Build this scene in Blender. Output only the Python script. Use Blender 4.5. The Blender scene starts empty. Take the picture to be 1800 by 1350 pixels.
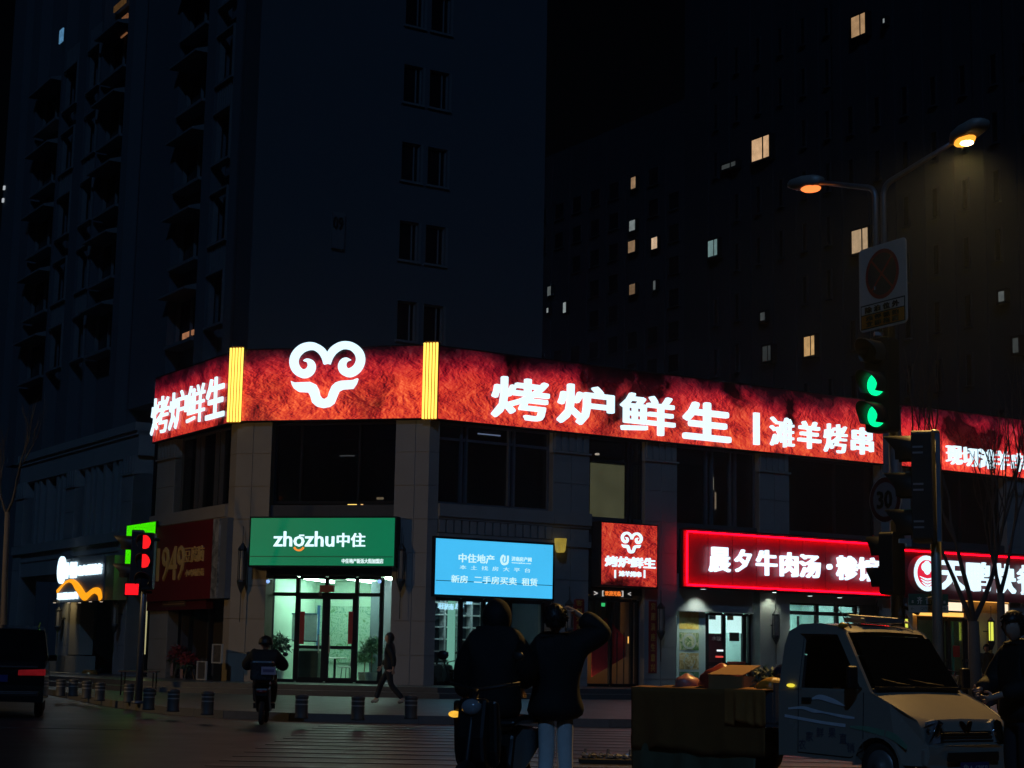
import bpy, bmesh, math, random
from math import sin, cos, pi, radians, sqrt, atan2
from mathutils import Vector, Matrix
random.seed(7)
SC = bpy.context.scene
COL = SC.collection
V = Vector
# ------------------------------------------------------------------ camera
F, PIT, ROLL, H = 3066.4, 0.15687, 0.01818, 1.25
_fw = V((0, cos(PIT), sin(PIT))); _u0 = V((0, -sin(PIT), cos(PIT))); _r0 = V((1, 0, 0))
_rt = _r0*cos(ROLL) + _u0*sin(ROLL); _up = _u0*cos(ROLL) - _r0*sin(ROLL)
CAM = V((0, 0, H))
cd = bpy.data.cameras.new("camera"); co = bpy.data.objects.new("camera", cd); COL.objects.link(co)
co.matrix_world = Matrix(((_rt.x, _up.x, -_fw.x, 0), (_rt.y, _up.y, -_fw.y, 0), (_rt.z, _up.z, -_fw.z, H), (0, 0, 0, 1)))
cd.sensor_width = 36; cd.lens = F/1800*36; cd.clip_start = 0.1; cd.clip_end = 2000
SC.camera = co
# ------------------------------------------------------------------ world, moonlight, exposure
w = bpy.data.worlds.new("World"); SC.world = w; w.use_nodes = True
nt = w.node_tree; bg = nt.nodes["Background"]
sky = nt.nodes.new("ShaderNodeTexSky"); sky.sky_type = 'NISHITA'; sky.sun_disc = False
MOON_EL, MOON_AZ = radians(36), radians(187)
sky.sun_elevation = MOON_EL; sky.sun_rotation = MOON_AZ
nt.links.new(sky.outputs[0], bg.inputs[0]); bg.inputs[1].default_value = 0.00012
sl = bpy.data.lights.new("moonlight", 'SUN'); sl.energy = 0.27; sl.angle = radians(0.5); sl.color = (0.20, 0.48, 1.0)
so = bpy.data.objects.new("moonlight", sl); COL.objects.link(so)
_md = V((sin(MOON_AZ)*cos(MOON_EL), cos(MOON_AZ)*cos(MOON_EL), sin(MOON_EL)))
so.rotation_euler = _md.to_track_quat('Z', 'Y').to_euler(); so.location = _md*60
SC.view_settings.view_transform = 'Standard'; SC.view_settings.look = 'None'
SC.view_settings.exposure = 0; SC.view_settings.gamma = 1
SC.render.engine = 'CYCLES'
cy = SC.cycles; cy.use_denoising = True; cy.max_bounces = 6; cy.diffuse_bounces = 3; cy.glossy_bounces = 3
cy.transparent_max_bounces = 12; cy.sample_clamp_indirect = 2.0; cy.caustics_reflective = False; cy.caustics_refractive = False
# ------------------------------------------------------------------ geometry of the place: rays of the photo meet real planes
def ray(x, y): return _fw + _rt*((x-900)/F) - _up*((y-675)/F)
def aty(x, y, Y): r = ray(x, y); return CAM + r*(Y/r.y)
def atz(x, y, Z): r = ray(x, y); return CAM + r*((Z-H)/r.z)
class Face:
    def __init__(s, O, d):
        s.O = V((O[0], O[1], 0)); s.d = V((d[0], d[1], 0)).normalized(); s.n = V((s.d.y, -s.d.x, 0))
    def w(s, u, z, o=0): return s.O + s.d*u + s.n*o + V((0, 0, z))
    def uz(s, x, y, o=0):
        r = ray(x, y); t = (s.O + s.n*o - CAM).dot(s.n)/r.dot(s.n); p = CAM + r*t
        return (p-s.O).dot(s.d), p.z
    def bx(s, x0, y0, x1, y1, o=0):          # u0,u1,z0,z1 of a rectangle seen in the photo
        xm, ym = (x0+x1)/2, (y0+y1)/2
        return s.uz(x0, ym, o)[0], s.uz(x1, ym, o)[0], s.uz(xm, y1, o)[1], s.uz(xm, y0, o)[1]
_B = aty(757, 735, 53.0); _A = atz(412, 740.5, _B.z); HR = 1.0105
FR = Face(_B, (sin(HR), cos(HR))); FL = Face(_A, (cos(HR), -sin(HR))); FC = Face(_A, (_B-_A)[:2])
LC = (_B-_A).to_2d().length
# ------------------------------------------------------------------ materials
MATS = {}
def new_mat(n):
    m = bpy.data.materials.new(n); m.use_nodes = True; MATS[n] = m
    return m, m.node_tree, m.node_tree.nodes["Principled BSDF"]
def mp(n, col, rough=0.6, metal=0.0, var=0.25, scale=4.0, bump=0.0, coat=0.0, spec=0.5):
    if n in MATS: return MATS[n]
    m, t, b = new_mat(n)
    b.inputs["Roughness"].default_value = rough; b.inputs["Metallic"].default_value = metal
    b.inputs["Coat Weight"].default_value = coat; b.inputs["Specular IOR Level"].default_value = spec
    tc = t.nodes.new("ShaderNodeTexCoord"); nz = t.nodes.new("ShaderNodeTexNoise")
    nz.inputs["Scale"].default_value = scale; nz.inputs["Detail"].default_value = 7; nz.inputs["Roughness"].default_value = 0.65
    t.links.new(tc.outputs["Object"], nz.inputs["Vector"])
    mx = t.nodes.new("ShaderNodeMix"); mx.data_type = 'RGBA'
    mx.inputs[6].default_value = (*[c*(1-var) for c in col], 1); mx.inputs[7].default_value = (*[min(1, c*(1+var)) for c in col], 1)
    t.links.new(nz.outputs[0], mx.inputs[0]); t.links.new(mx.outputs[2], b.inputs["Base Color"])
    mr = t.nodes.new("ShaderNodeMapRange"); mr.inputs[3].default_value = max(0.02, rough-0.12); mr.inputs[4].default_value = min(1, rough+0.12)
    t.links.new(nz.outputs[0], mr.inputs[0]); t.links.new(mr.outputs[0], b.inputs["Roughness"])
    if bump:
        bp = t.nodes.new("ShaderNodeBump"); bp.inputs["Strength"].default_value = bump; bp.inputs["Distance"].default_value = 0.02
        t.links.new(nz.outputs[0], bp.inputs["Height"]); t.links.new(bp.outputs[0], b.inputs["Normal"])
    return m
def me(n, col, s=1.0, var=0.0, scale=1.0):
    if n in MATS: return MATS[n]
    m, t, b = new_mat(n)
    b.inputs["Base Color"].default_value = (*[c*0.04 for c in col], 1); b.inputs["Roughness"].default_value = 0.4; b.inputs["Specular IOR Level"].default_value = 0.25
    b.inputs["Emission Color"].default_value = (*col, 1); b.inputs["Emission Strength"].default_value = s
    if var:
        tc = t.nodes.new("ShaderNodeTexCoord"); nz = t.nodes.new("ShaderNodeTexNoise"); nz.inputs["Scale"].default_value = scale
        nz.inputs["Detail"].default_value = 3
        mr = t.nodes.new("ShaderNodeMapRange"); mr.inputs[3].default_value = s*(1-var); mr.inputs[4].default_value = s*(1+var)
        t.links.new(tc.outputs["Object"], nz.inputs["Vector"]); t.links.new(nz.outputs[0], mr.inputs[0]); t.links.new(mr.outputs[0], b.inputs["Emission Strength"])
    return m
def mglass(n, tint=(0.8, 0.9, 0.9), rough=0.02, k=1.0):
    if n in MATS: return MATS[n]
    m = bpy.data.materials.new(n); m.use_nodes = True; MATS[n] = m; t = m.node_tree; t.nodes.clear()
    o = t.nodes.new("ShaderNodeOutputMaterial"); a = t.nodes.new("ShaderNodeBsdfTransparent"); g = t.nodes.new("ShaderNodeBsdfGlossy")
    a.inputs[0].default_value = (*tint, 1); g.inputs["Roughness"].default_value = rough
    f = t.nodes.new("ShaderNodeFresnel"); f.inputs[0].default_value = 1.5
    mu = t.nodes.new("ShaderNodeMath"); mu.operation = 'MULTIPLY'; mu.inputs[1].default_value = k; mu.use_clamp = True
    mx = t.nodes.new("ShaderNodeMixShader"); t.links.new(f.outputs[0], mu.inputs[0]); t.links.new(mu.outputs[0], mx.inputs[0])
    t.links.new(a.outputs[0], mx.inputs[1]); t.links.new(g.outputs[0], mx.inputs[2]); t.links.new(mx.outputs[0], o.inputs[0])
    return m
def ramp(t, stops):
    r = t.nodes.new("ShaderNodeValToRGB"); e = r.color_ramp.elements
    while len(e) < len(stops): e.new(0.5)
    for k, (p, c) in enumerate(stops): e[k].position = p; e[k].color = (*c, 1)
    return r
def mprint(n, seed, s=1.0, tall=2.3, hue=0.0, fade=True):
    """a printed light box: red mountain ridges, darker towards the top of the print"""
    m, t, b = new_mat(n); N = t.nodes.new; K = t.links.new
    b.inputs["Base Color"].default_value = (0.05, 0.01, 0.01, 1); b.inputs["Roughness"].default_value = 0.25
    uv = N("ShaderNodeUVMap"); uv.uv_map = "UVMap"
    mpn = N("ShaderNodeMapping"); mpn.inputs["Location"].default_value = (seed*3.7, seed*1.3, seed); K(uv.outputs[0], mpn.inputs[0])
    st = N("ShaderNodeMapping"); st.inputs["Scale"].default_value = (0.8, 1.1, 1); st.inputs["Rotation"].default_value = (0, 0, 0.55); K(mpn.outputs[0], st.inputs[0])
    def fbm(off):
        v = N("ShaderNodeVectorMath"); v.operation = 'ADD'; v.inputs[1].default_value = off; K(st.outputs[0], v.inputs[0])
        x = N("ShaderNodeTexNoise"); x.inputs["Scale"].default_value = 1.5; x.inputs["Detail"].default_value = 11; x.inputs["Roughness"].default_value = 0.74; x.inputs["Distortion"].default_value = 0.35; K(v.outputs[0], x.inputs["Vector"]); return x
    A_, B_ = fbm((0, 0, 0)), fbm((0.035, 0.03, 0))
    df = N("ShaderNodeMath"); df.operation = 'SUBTRACT'; K(A_.outputs[0], df.inputs[0]); K(B_.outputs[0], df.inputs[1])
    am = N("ShaderNodeMath"); am.operation = 'MULTIPLY_ADD'; am.inputs[1].default_value = 1.9; K(df.outputs[0], am.inputs[0]); K(A_.outputs[0], am.inputs[2])
    l = N("ShaderNodeTexNoise"); l.inputs["Scale"].default_value = 0.42; l.inputs["Detail"].default_value = 6; l.inputs["Distortion"].default_value = 0.5; K(mpn.outputs[0], l.inputs["Vector"])
    cr = ramp(t, [(0.22, (0.05, 0.002, 0.006)), (0.38, (0.30, 0.010, 0.013)), (0.50, (0.48, 0.018+hue*0.4, 0.019)), (0.62, (0.68, 0.040+hue, 0.026)), (0.86, (0.84, 0.13+hue, 0.065))])
    K(am.outputs[0], cr.inputs[0])
    lm = ramp(t, [(0.34, (0.05, 0.05, 0.10)), (0.375, (0.5, 0.45, 0.6)), (0.44, (1, 1, 1))]); K(l.outputs[0], lm.inputs[0])
    m1 = N("ShaderNodeMix"); m1.data_type = 'RGBA'; m1.blend_type = 'MULTIPLY'; m1.inputs[0].default_value = 1
    K(cr.outputs[0], m1.inputs[6]); K(lm.outputs[0], m1.inputs[7])
    out = m1.outputs[2]
    if fade:
        sx = N("ShaderNodeSeparateXYZ"); K(uv.outputs[0], sx.inputs[0])
        h = N("ShaderNodeTexNoise"); h.inputs["Scale"].default_value = 0.7; h.inputs["Detail"].default_value = 8; h.inputs["Roughness"].default_value = 0.6; K(mpn.outputs[0], h.inputs["Vector"])
        q = N("ShaderNodeMath"); q.operation = 'MULTIPLY_ADD'; q.inputs[1].default_value = -0.6; K(h.outputs[0], q.inputs[0])
        dv = N("ShaderNodeMath"); dv.operation = 'DIVIDE'; dv.inputs[1].default_value = tall; K(sx.outputs[1], dv.inputs[0])
        ad = N("ShaderNodeMath"); ad.operation = 'ADD'; ad.inputs[1].default_value = 0.06; K(dv.outputs[0], ad.inputs[0]); K(ad.outputs[0], q.inputs[2])
        fr = ramp(t, [(0.0, (1.15, 1.5, 1.1)), (0.25, (1.05, 1.1, 1)), (0.42, (0.85, 0.6, 1)), (0.54, (0.5, 0.3, 0.8)), (0.64, (0.12, 0.10, 0.4)), (0.76, (0.010, 0.03, 0.12))]); K(q.outputs[0], fr.inputs[0])
        m2 = N("ShaderNodeMix"); m2.data_type = 'RGBA'; m2.blend_type = 'MULTIPLY'; m2.inputs[0].default_value = 1
        K(out, m2.inputs[6]); K(fr.outputs[0], m2.inputs[7]); out = m2.outputs[2]
    K(out, b.inputs["Emission Color"]); K(out, b.inputs["Base Color"]); b.inputs["Specular IOR Level"].default_value = 0.2; b.inputs["Emission Strength"].default_value = s
    return m
# ------------------------------------------------------------------ mesh builder
WO = {}
class MB:
    def __init__(s): s.v = []; s.f = []
    def add(s, vs, fs):
        k = len(s.v); s.v += [V(p) for p in vs]; s.f += [[i+k for i in f] for f in fs]; return s
    def hexa(s, p):   # 8 points: 4 back, 4 front
        return s.add(p, [(3, 2, 1, 0), (4, 5, 6, 7), (0, 1, 5, 4), (1, 2, 6, 5), (2, 3, 7, 6), (3, 0, 4, 7)])
    def fb(s, face, u0, u1, z0, z1, o0, o1):
        if u0 > u1: u0, u1 = u1, u0
        if z0 > z1: z0, z1 = z1, z0
        if o0 > o1: o0, o1 = o1, o0
        W = face.w
        return s.hexa([W(u0, z0, o0), W(u1, z0, o0), W(u1, z1, o0), W(u0, z1, o0), W(u0, z0, o1), W(u1, z0, o1), W(u1, z1, o1), W(u0, z1, o1)])
    def box(s, c, d, M=None):
        x, y, z = d[0]/2, d[1]/2, d[2]/2; c = V(c)
        p = [V((-x, -y, -z)), V((x, -y, -z)), V((x, y, -z)), V((-x, y, -z)), V((-x, -y, z)), V((x, -y, z)), V((x, y, z)), V((-x, y, z))]
        return s.hexa([c + ((M @ q) if M else q) for q in p])
    def tube(s, pts, r, n=8, cap=True):
        pts = [V(p) for p in pts]; k = len(s.v); m = len(pts)
        up = V((0, 0, 1)) if abs((pts[-1]-pts[0]).normalized().z) < 0.9 else V((1, 0, 0))
        for i, p in enumerate(pts):
            t = (pts[min(i+1, m-1)] - pts[max(i-1, 0)]).normalized()
            a = t.cross(up); a = a.normalized() if a.length > 1e-5 else V((1, 0, 0)); b = a.cross(t).normalized(); up = b
            rr = r[i] if isinstance(r, (list, tuple)) else r
            for j in range(n): s.v.append(p + (a*cos(2*pi*j/n) + b*sin(2*pi*j/n))*rr)
        for i in range(m-1):
            for j in range(n): s.f.append([k+i*n+j, k+i*n+(j+1) % n, k+(i+1)*n+(j+1) % n, k+(i+1)*n+j])
        if cap: s.f.append([k+j for j in range(n)][::-1]); s.f.append([k+(m-1)*n+j for j in range(n)])
        return s
    def lathe(s, prof, c=(0, 0, 0), n=16, M=None):
        k = len(s.v); c = V(c); m = len(prof)
        for r, z in prof:
            for j in range(n):
                q = V((r*cos(2*pi*j/n), r*sin(2*pi*j/n), z)); s.v.append(c + ((M @ q) if M else q))
        for i in range(m-1):
            for j in range(n): s.f.append([k+i*n+j, k+i*n+(j+1) % n, k+(i+1)*n+(j+1) % n, k+(i+1)*n+j])
        s.f.append([k+j for j in range(n)][::-1]); s.f.append([k+(m-1)*n+j for j in range(n)])
        return s
    def prism(s, poly, fn, o0, o1):  # poly in 2-D, fn(a,b,o) -> point
        n = len(poly); k = len(s.v)
        s.v += [fn(a, b, o0) for a, b in poly] + [fn(a, b, o1) for a, b in poly]
        s.f.append([k+i for i in range(n)][::-1]); s.f.append([k+n+i for i in range(n)])
        for i in range(n): s.f.append([k+i, k+(i+1) % n, k+n+(i+1) % n, k+n+i])
        return s
    def ball(s, c, r, n=12, m=8, sq=(1, 1, 1), jit=0.0):
        c = V(c); k = len(s.v)
        for i in range(m+1):
            th = pi*i/m
            for j in range(n):
                q = 1 + random.uniform(-jit, jit)
                s.v.append(c + V((r*sq[0]*sin(th)*cos(2*pi*j/n)*q, r*sq[1]*sin(th)*sin(2*pi*j/n)*q, r*sq[2]*cos(th)*q)))
        for i in range(m):
            for j in range(n): s.f.append([k+i*n+j, k+i*n+(j+1) % n, k+(i+1)*n+(j+1) % n, k+(i+1)*n+j])
        return s
    def build(s, name, mat, parent=None, local=False, smooth=False, bevel=0, uv=None):
        me_ = bpy.data.meshes.new(name)
        if parent is not None:
            off = V((0, 0, 0)) if local else WO[parent.name]
        else:
            xs = [p.x for p in s.v]; ys = [p.y for p in s.v]; zs = [p.z for p in s.v]
            off = V(((min(xs)+max(xs))/2, (min(ys)+max(ys))/2, min(zs)))
        me_.from_pydata([p-off for p in s.v], [], s.f); me_.update()
        if smooth: me_.polygons.foreach_set("use_smooth", [True]*len(me_.polygons))
        if uv is not None:
            L = me_.uv_layers.new(name="UVMap")
            for lp in me_.loops: L.data[lp.index].uv = uv[lp.vertex_index]
        me_.materials.append(mat)
        o = bpy.data.objects.new(name, me_); COL.objects.link(o)
        if parent is not None: o.parent = parent; WO[o.name] = off
        else: o.location = off; WO[o.name] = off
        if bevel:
            b = o.modifiers.new("bevel", 'BEVEL'); b.width = bevel; b.segments = 2; b.limit_method = 'ANGLE'
        return o
def tag(o, label, cat, group=None, kind=None):
    if label: o["label"] = label
    if cat: o["category"] = cat
    if group: o["group"] = group
    if kind: o["kind"] = kind
    return o
def thing(name, label, cat, loc, group=None, rz=0):
    o = bpy.data.objects.new(name, None); COL.objects.link(o); o.location = V(loc); o.rotation_euler = (0, 0, rz)
    o.empty_display_size = 0.2; WO[o.name] = V(loc)
    return tag(o, label, cat, group)
def copy_tree(o, parent=None):
    c = o.copy(); COL.objects.link(c)
    if parent: c.parent = parent
    for ch in [x for x in bpy.data.objects if x.parent == o]: copy_tree(ch, c)
    return c
def quad(face, u0, u1, z0, z1, o, name, mat, parent):
    m = MB(); W = face.w
    m.add([W(u0, z0, o), W(u1, z0, o), W(u1, z1, o), W(u0, z1, o)], [(0, 1, 2, 3)])
    return m.build(name, mat, parent, uv=[(u0, 0), (u1, 0), (u1, z1-z0), (u0, z1-z0)])
_tc = {}
def text_geo(s, bold):
    if (s, bold) not in _tc:
        c = bpy.data.curves.new("t", 'FONT'); c.body = s; c.offset = bold; c.extrude = 0.02; c.resolution_u = 2
        o = bpy.data.objects.new("t", c); COL.objects.link(o); bpy.context.view_layer.update()
        m = bpy.data.meshes.new_from_object(o.evaluated_get(bpy.context.evaluated_depsgraph_get()))
        vs = [v.co.copy() for v in m.vertices]; fs = [list(p.vertices) for p in m.polygons]
        bpy.data.objects.remove(o); bpy.data.curves.remove(c); bpy.data.meshes.remove(m)
        xs = [v.x for v in vs]; ys = [v.y for v in vs]; x0, x1, y0, y1 = min(xs), max(xs), min(ys), max(ys)
        _tc[(s, bold)] = ([((v.x-x0)/(x1-x0), (v.y-y0)/(y1-y0), 1 if v.z > 0 else 0) for v in vs], fs)
    return _tc[(s, bold)]
def put_text(mb, s, face, u0, u1, z0, z1, o, d, bold=0.0, slant=0.0):
    """bold = stroke growth as a share of the letter height: the glyph is laid again, shifted, each copy a little prouder"""
    vs, fs = text_geo(s, 0.0); g = bold*abs(z1-z0)
    sh = [(0, 0)] if not bold else [(0, 0), (g, 0), (-g, 0), (0, g), (0, -g), (g*.7, g*.7), (-g*.7, -g*.7), (g*.7, -g*.7), (-g*.7, g*.7)]
    a0, a1, b0, b1 = u0+g, u1-g, z0+g, z1-g
    for k, (x, y) in enumerate(sh):
        mb.add([face.w(a0+(a1-a0)*a+x, b0+(b1-b0)*b+y, o+(d+.0015*k)*c) for a, b, c in vs], fs)
    return mb
def text_px(name, s, face, px, o, d, mat, parent, bold=0.0):   # text filling the photo rectangle px=(x0,y0,x1,y1)
    u0, u1, z0, z1 = face.bx(*px, o)
    return put_text(MB(), s, face, u0, u1, z0, z1, o, d, bold).build(name, mat, parent)
def crom(P, n=6):
    out = []
    for i in range(len(P)-1):
        p0, p1, p2, p3 = P[max(i-1, 0)], P[i], P[i+1], P[min(i+2, len(P)-1)]
        for k in range(n):
            t = k/n
            out.append(tuple(0.5*((2*b)+(c-a)*t+(2*a-5*b+4*c-d)*t*t+(3*b-a-3*c+d)*t**3) for a, b, c, d in zip(p0, p1, p2, p3)))
    out.append(tuple(P[-1])); return out
def ribbon(P, n=6):   # centre line with widths -> outline polygon
    P = crom(P, n); L = []; R_ = []
    for i, (x, y, wd) in enumerate(P):
        a, b = P[max(i-1, 0)], P[min(i+1, len(P)-1)]; dx, dy = b[0]-a[0], b[1]-a[1]; l = math.hypot(dx, dy) or 1
        L.append((x-dy/l*wd/2, y+dx/l*wd/2)); R_.append((x+dy/l*wd/2, y-dx/l*wd/2))
    return L, R_
def strip(mb, P, fn, o0, o1, n=6):
    L, R_ = ribbon(P, n); k = len(mb.v); m = len(L)
    for o in (o0, o1):
        for a, b in zip(L, R_): mb.v.append(fn(*a, o)); mb.v.append(fn(*b, o))
    g = 2*m
    for i in range(m-1):
        a = k+2*i
        mb.f += [[a+g, a+1+g, a+3+g, a+2+g], [a, a+2, a+3, a+1], [a, a+g, a+2+g, a+2], [a+1, a+3, a+3+g, a+1+g]]
    mb.f += [[k, k+1, k+1+g, k+g], [k+2*m-2, k+2*m-2+g, k+2*m-1+g, k+2*m-1]]
    return mb
HORN = [(688, 312, 42), (672, 262, 46), (640, 218, 50), (585, 190, 50), (520, 200, 54), (473, 243, 55), (459, 297, 55), (480, 350, 57), (525, 379, 58), (565, 368, 56), (583, 335, 50), (575, 303, 40), (552, 288, 24), (528, 290, 5)]
MUZ = [(447, 428), (475, 440), (580, 438), (615, 455), (635, 490), (645, 530), (662, 552), (686, 557), (704, 545), (714, 510), (730, 470), (757, 445), (792, 435), (870, 432), (903, 420), (893, 455), (870, 488), (800, 492), (775, 505), (762, 540), (745, 585), (715, 608), (670, 616), (630, 606), (600, 580), (585, 535), (570, 508), (500, 502), (470, 480), (455, 455)]
def ram_logo(face, px, o, d, mat, parent):
    u0, u1, z0, z1 = face.bx(*px, o)
    fn = lambda x, y, oo: face.w(u0+(u1-u0)*(x-430)/515, z1-(z1-z0)*(y-158)/458, oo)
    m = MB(); strip(m, HORN, fn, o, o+d); m.build("ram_horn", mat, parent, smooth=False)
    m = MB(); strip(m, [(1376-a, b, c) for a, b, c in HORN], fn, o, o+d); m.build("ram_horn", mat, parent)
    m = MB(); m.prism(MUZ, fn, o, o+d); m.build("ram_muzzle", mat, parent)
# shared materials
STONE = mp("tan_stone", (0.30, 0.25, 0.19), 0.75, var=0.22, scale=1.3, bump=0.12)
STONE2 = mp("grey_stone", (0.24, 0.23, 0.22), 0.7, var=0.2, scale=1.1, bump=0.1)
DARKM = mp("dark_metal", (0.012, 0.012, 0.014), 0.7, 0.0, var=0.3, spec=0.1)
BLACKP = mp("black_plastic", (0.012, 0.012, 0.013), 0.45, var=0.3)
GREYM = mp("galvanised_metal", (0.33, 0.34, 0.36), 0.42, 0.7, var=0.2, scale=6)
WHITE = me("sign_white", (0.66, 0.88, 1.0), 1.35)
GLASS_D = mglass("dark_window_glass", (0.35, 0.38, 0.42), 0.03, 1.0)
GLASS_C = mglass("shop_glass", (0.82, 0.9, 0.88), 0.02, 0.6)
PANE_D = mp("dark_pane", (0.006, 0.007, 0.01), 0.08, var=0.2, scale=1)
# ------------------------------------------------------------------ ground
def inter(f1, o1, f2, o2):
    p = f1.O + f1.n*o1; q = f2.O + f2.n*o2; d, e = f1.d, f2.d
    t = ((q.x-p.x)*e.y - (q.y-p.y)*e.x)/(d.x*e.y - d.y*e.x); r = p + d*t
    return (r.x, r.y)
ASPH = mp("asphalt", (0.024, 0.025, 0.028), 0.42, var=0.6, scale=0.9, bump=0.35)
def flat(name, poly, z0, z1, mat, kind='structure', bevel=0):
    o = MB().prism(poly, lambda a, b, o: V((a, b, o)), z0, z1).build(name, mat, bevel=bevel)
    return tag(o, None, None, kind=kind)
flat("road", [(-300, -60), (300, -60), (300, 500), (-300, 500)], -0.3, 0.0, ASPH)
kerbline = [(-39.7, 93.5), (-13.2, 51.5), (-11.4, 47), (-9.2, 41.4), (-7.1, 37.1), (-5.6, 35.3), (-4.2, 34.5), (-2.9, 34.25), (2.0, 34.3), (4.2, 34.8), (7, 36.2), (12, 39.3), (62.8, 71.2)]
PAVE = mp("pavement_stone", (0.062, 0.060, 0.058), 0.45, var=0.3, scale=2.2, bump=0.15)
flat("pavement", kerbline + [(62.8, 160), (-39.7, 160)], -0.1, 0.15, PAVE)
kb = MB()
for i in range(1, len(kerbline)-1):
    a, b = V((*kerbline[i-1], 0)) if i == 1 else V((*kerbline[i], 0)), None
pts = [V((*p, 0)) for p in kerbline]
for a, b in zip(pts[:-1], pts[1:]):
    d = (b-a); n = max(1, int(d.length/1.0)); t = d.normalized(); nn = V((-t.y, t.x, 0))*-1
    for k in range(n):
        p = a + d*(k/n); q = a + d*((k+1)/n) - t*0.012
        kb.hexa([p-nn*0.13-V((0, 0, .1)), q-nn*0.13-V((0, 0, .1)), q+nn*0.02-V((0, 0, .1)), p+nn*0.02-V((0, 0, .1)),
                 p-nn*0.13+V((0, 0, .158)), q-nn*0.13+V((0, 0, .158)), q+nn*0.02+V((0, 0, .158)), p+nn*0.02+V((0, 0, .158))])
tag(kb.build("kerb", mp("kerb_granite", (0.11, 0.105, 0.10), 0.5, var=0.25, scale=5)), None, None, kind='structure')
def tier(o): return [tuple(FL.w(-34, 0, o)[:2]), inter(FL, o, FC, o), inter(FC, o, FR, o), tuple(FR.w(46, 0, o)[:2]), tuple(FR.w(46, 0, -16)[:2]), tuple(FL.w(-34, 0, -16)[:2])]
STEP = mp("step_granite", (0.09, 0.086, 0.082), 0.35, var=0.25, scale=3)
flat("entrance_step", tier(3.6), 0.1, 0.30, STEP); flat("shop_platform", tier(3.15), 0.1, 0.45, STEP)
zb = MB(); pm = mp("road_paint", (0.046, 0.047, 0.05), 0.4, var=0.7, scale=3)
for k in range(13):
    y = 20.2 + k*1.0; zb.prism([(-3.4, y), (5.2, y), (5.2, y+.45), (-3.4, y+.45)], lambda a, b, o: V((a, b, o)), 0.001, 0.006)
tag(zb.build("zebra_crossing_marking", pm), None, None, kind='structure')
ln = MB()
for (x0, y0, x1, y1) in [(-30, 33.0, -9.5, 33.0), (-30, 29.2, -6, 29.2)]:
    ln.prism([(x0, y0), (x1, y1), (x1, y1+.15), (x0, y0+.15)], lambda a, b, o: V((a, b, o)), 0.001, 0.006)
tag(ln.build("lane_marking", pm), None, None, kind='structure')
# ------------------------------------------------------------------ corner shop building
ZT, ZF, ZB_, ZC, ZG = 10.8, 8.53, 5.95, 5.0, 0.45      # top of fascia, its foot, window sill, foot of frieze, shop floor
shop = thing("shop_building", "two-storey corner shop building in tan stone under a long lit red fascia", "building", (_A.x+3, _A.y, 0.45))
def corner_poly(f1, u1, f2, u2, back=-0.9):
    return lambda o: [tuple(f1.w(u1, 0, o)[:2]), inter(f1, o, f2, o), tuple(f2.w(u2, 0, o)[:2]), tuple(f2.w(u2, 0, back)[:2]), tuple(f1.w(u1, 0, back)[:2])]
def flat_poly(f, u0, u1, back=-0.9):
    return lambda o: [tuple(f.w(u0, 0, o)[:2]), tuple(f.w(u1, 0, o)[:2]), tuple(f.w(u1, 0, back)[:2]), tuple(f.w(u0, 0, back)[:2])]
XY = lambda a, b, o: V((a, b, o))
def pillar(polys, core, z0, z1, parent, mat=STONE, front=-0.15, row=1.03, cap=None):
    m = MB(); m.prism(core(front-0.025), XY, z0, z1)
    for p in polys:
        z = z1 - (0.62 if cap else 0)
        while z > z0+0.05:
            m.prism(p(front), XY, max(z0, z-row+0.018), z); z -= row
    if cap:
        f, a, b = cap; n = max(3, int(abs(b-a)/0.26)); s = (b-a)/n
        for k in range(n): m.fb(f, a+s*k+.05, a+s*(k+1)-.05, z1-.6, z1, front-.02, front+.03)
        m.fb(f, a-.05, b+.05, z1-.68, z1-.62, front-.1, front+.06)
    return m.build("pillar", mat, parent)
for z0, z1, cp in ((ZG, ZF, None),):
    pillar([corner_poly(FL, -.55, FC, .6), flat_poly(FC, .62, 1.22)], corner_poly(FL, -.55, FC, 1.22), z0, z1, shop)
    pillar([corner_poly(FC, 5.95, FR, .42), flat_poly(FC, 5.3, 5.93)], corner_poly(FC, 5.3, FR, .42), z0, z1, shop, STONE2)
def rp(x): return FR.uz(x, 850, -.15)[0]
for a, b in ((rp(972), rp(1036)), (rp(1134), rp(1190)), (rp(1335), rp(1387)), (rp(1548), rp(1600)), (rp(1768), rp(1812)), (34.5, 36.0)):
    pillar([flat_poly(FR, a, (a+b)/2-.01), flat_poly(FR, (a+b)/2+.01, b)], flat_poly(FR, a, b), ZG, ZF, shop, STONE2, cap=(FR, a, b))
la, lb = FL.uz(276, 830, -.15)[0], FL.uz(307, 830, -.15)[0]
pillar([flat_poly(FL, la, lb)], flat_poly(FL, la, lb), ZG, ZF, shop, cap=(FL, la, lb))
# roof and the floor slab between the storeys, dark rooms behind the upper glass
def strip_poly(o0, o1, uL=-7.3, uR=42): return [tuple(FL.w(uL, 0, o0)[:2]), inter(FL, o0, FC, o0), inter(FC, o0, FR, o0), tuple(FR.w(uR, 0, o0)[:2]), tuple(FR.w(uR, 0, o1)[:2]), inter(FC, o1, FR, o1), inter(FL, o1, FC, o1), tuple(FL.w(uL, 0, o1)[:2])]
MB().prism(strip_poly(-.02, -15), XY, 10.45, 10.7).build("roof", STONE2, shop)
MB().prism(strip_poly(-.12, -.9), XY, ZF, 10.45).build("parapet_wall", STONE2, shop)
DARKW = mp("dark_room_wall", (0.05, 0.05, 0.055), 0.8)
MB().prism(strip_poly(-.3, -14), XY, 5.0, ZB_-.05).build("floor_slab", DARKW, shop)
MB().prism(strip_poly(-4.2, -4.5), XY, ZB_-.05, 10.4).build("inner_wall", DARKW, shop)
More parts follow.
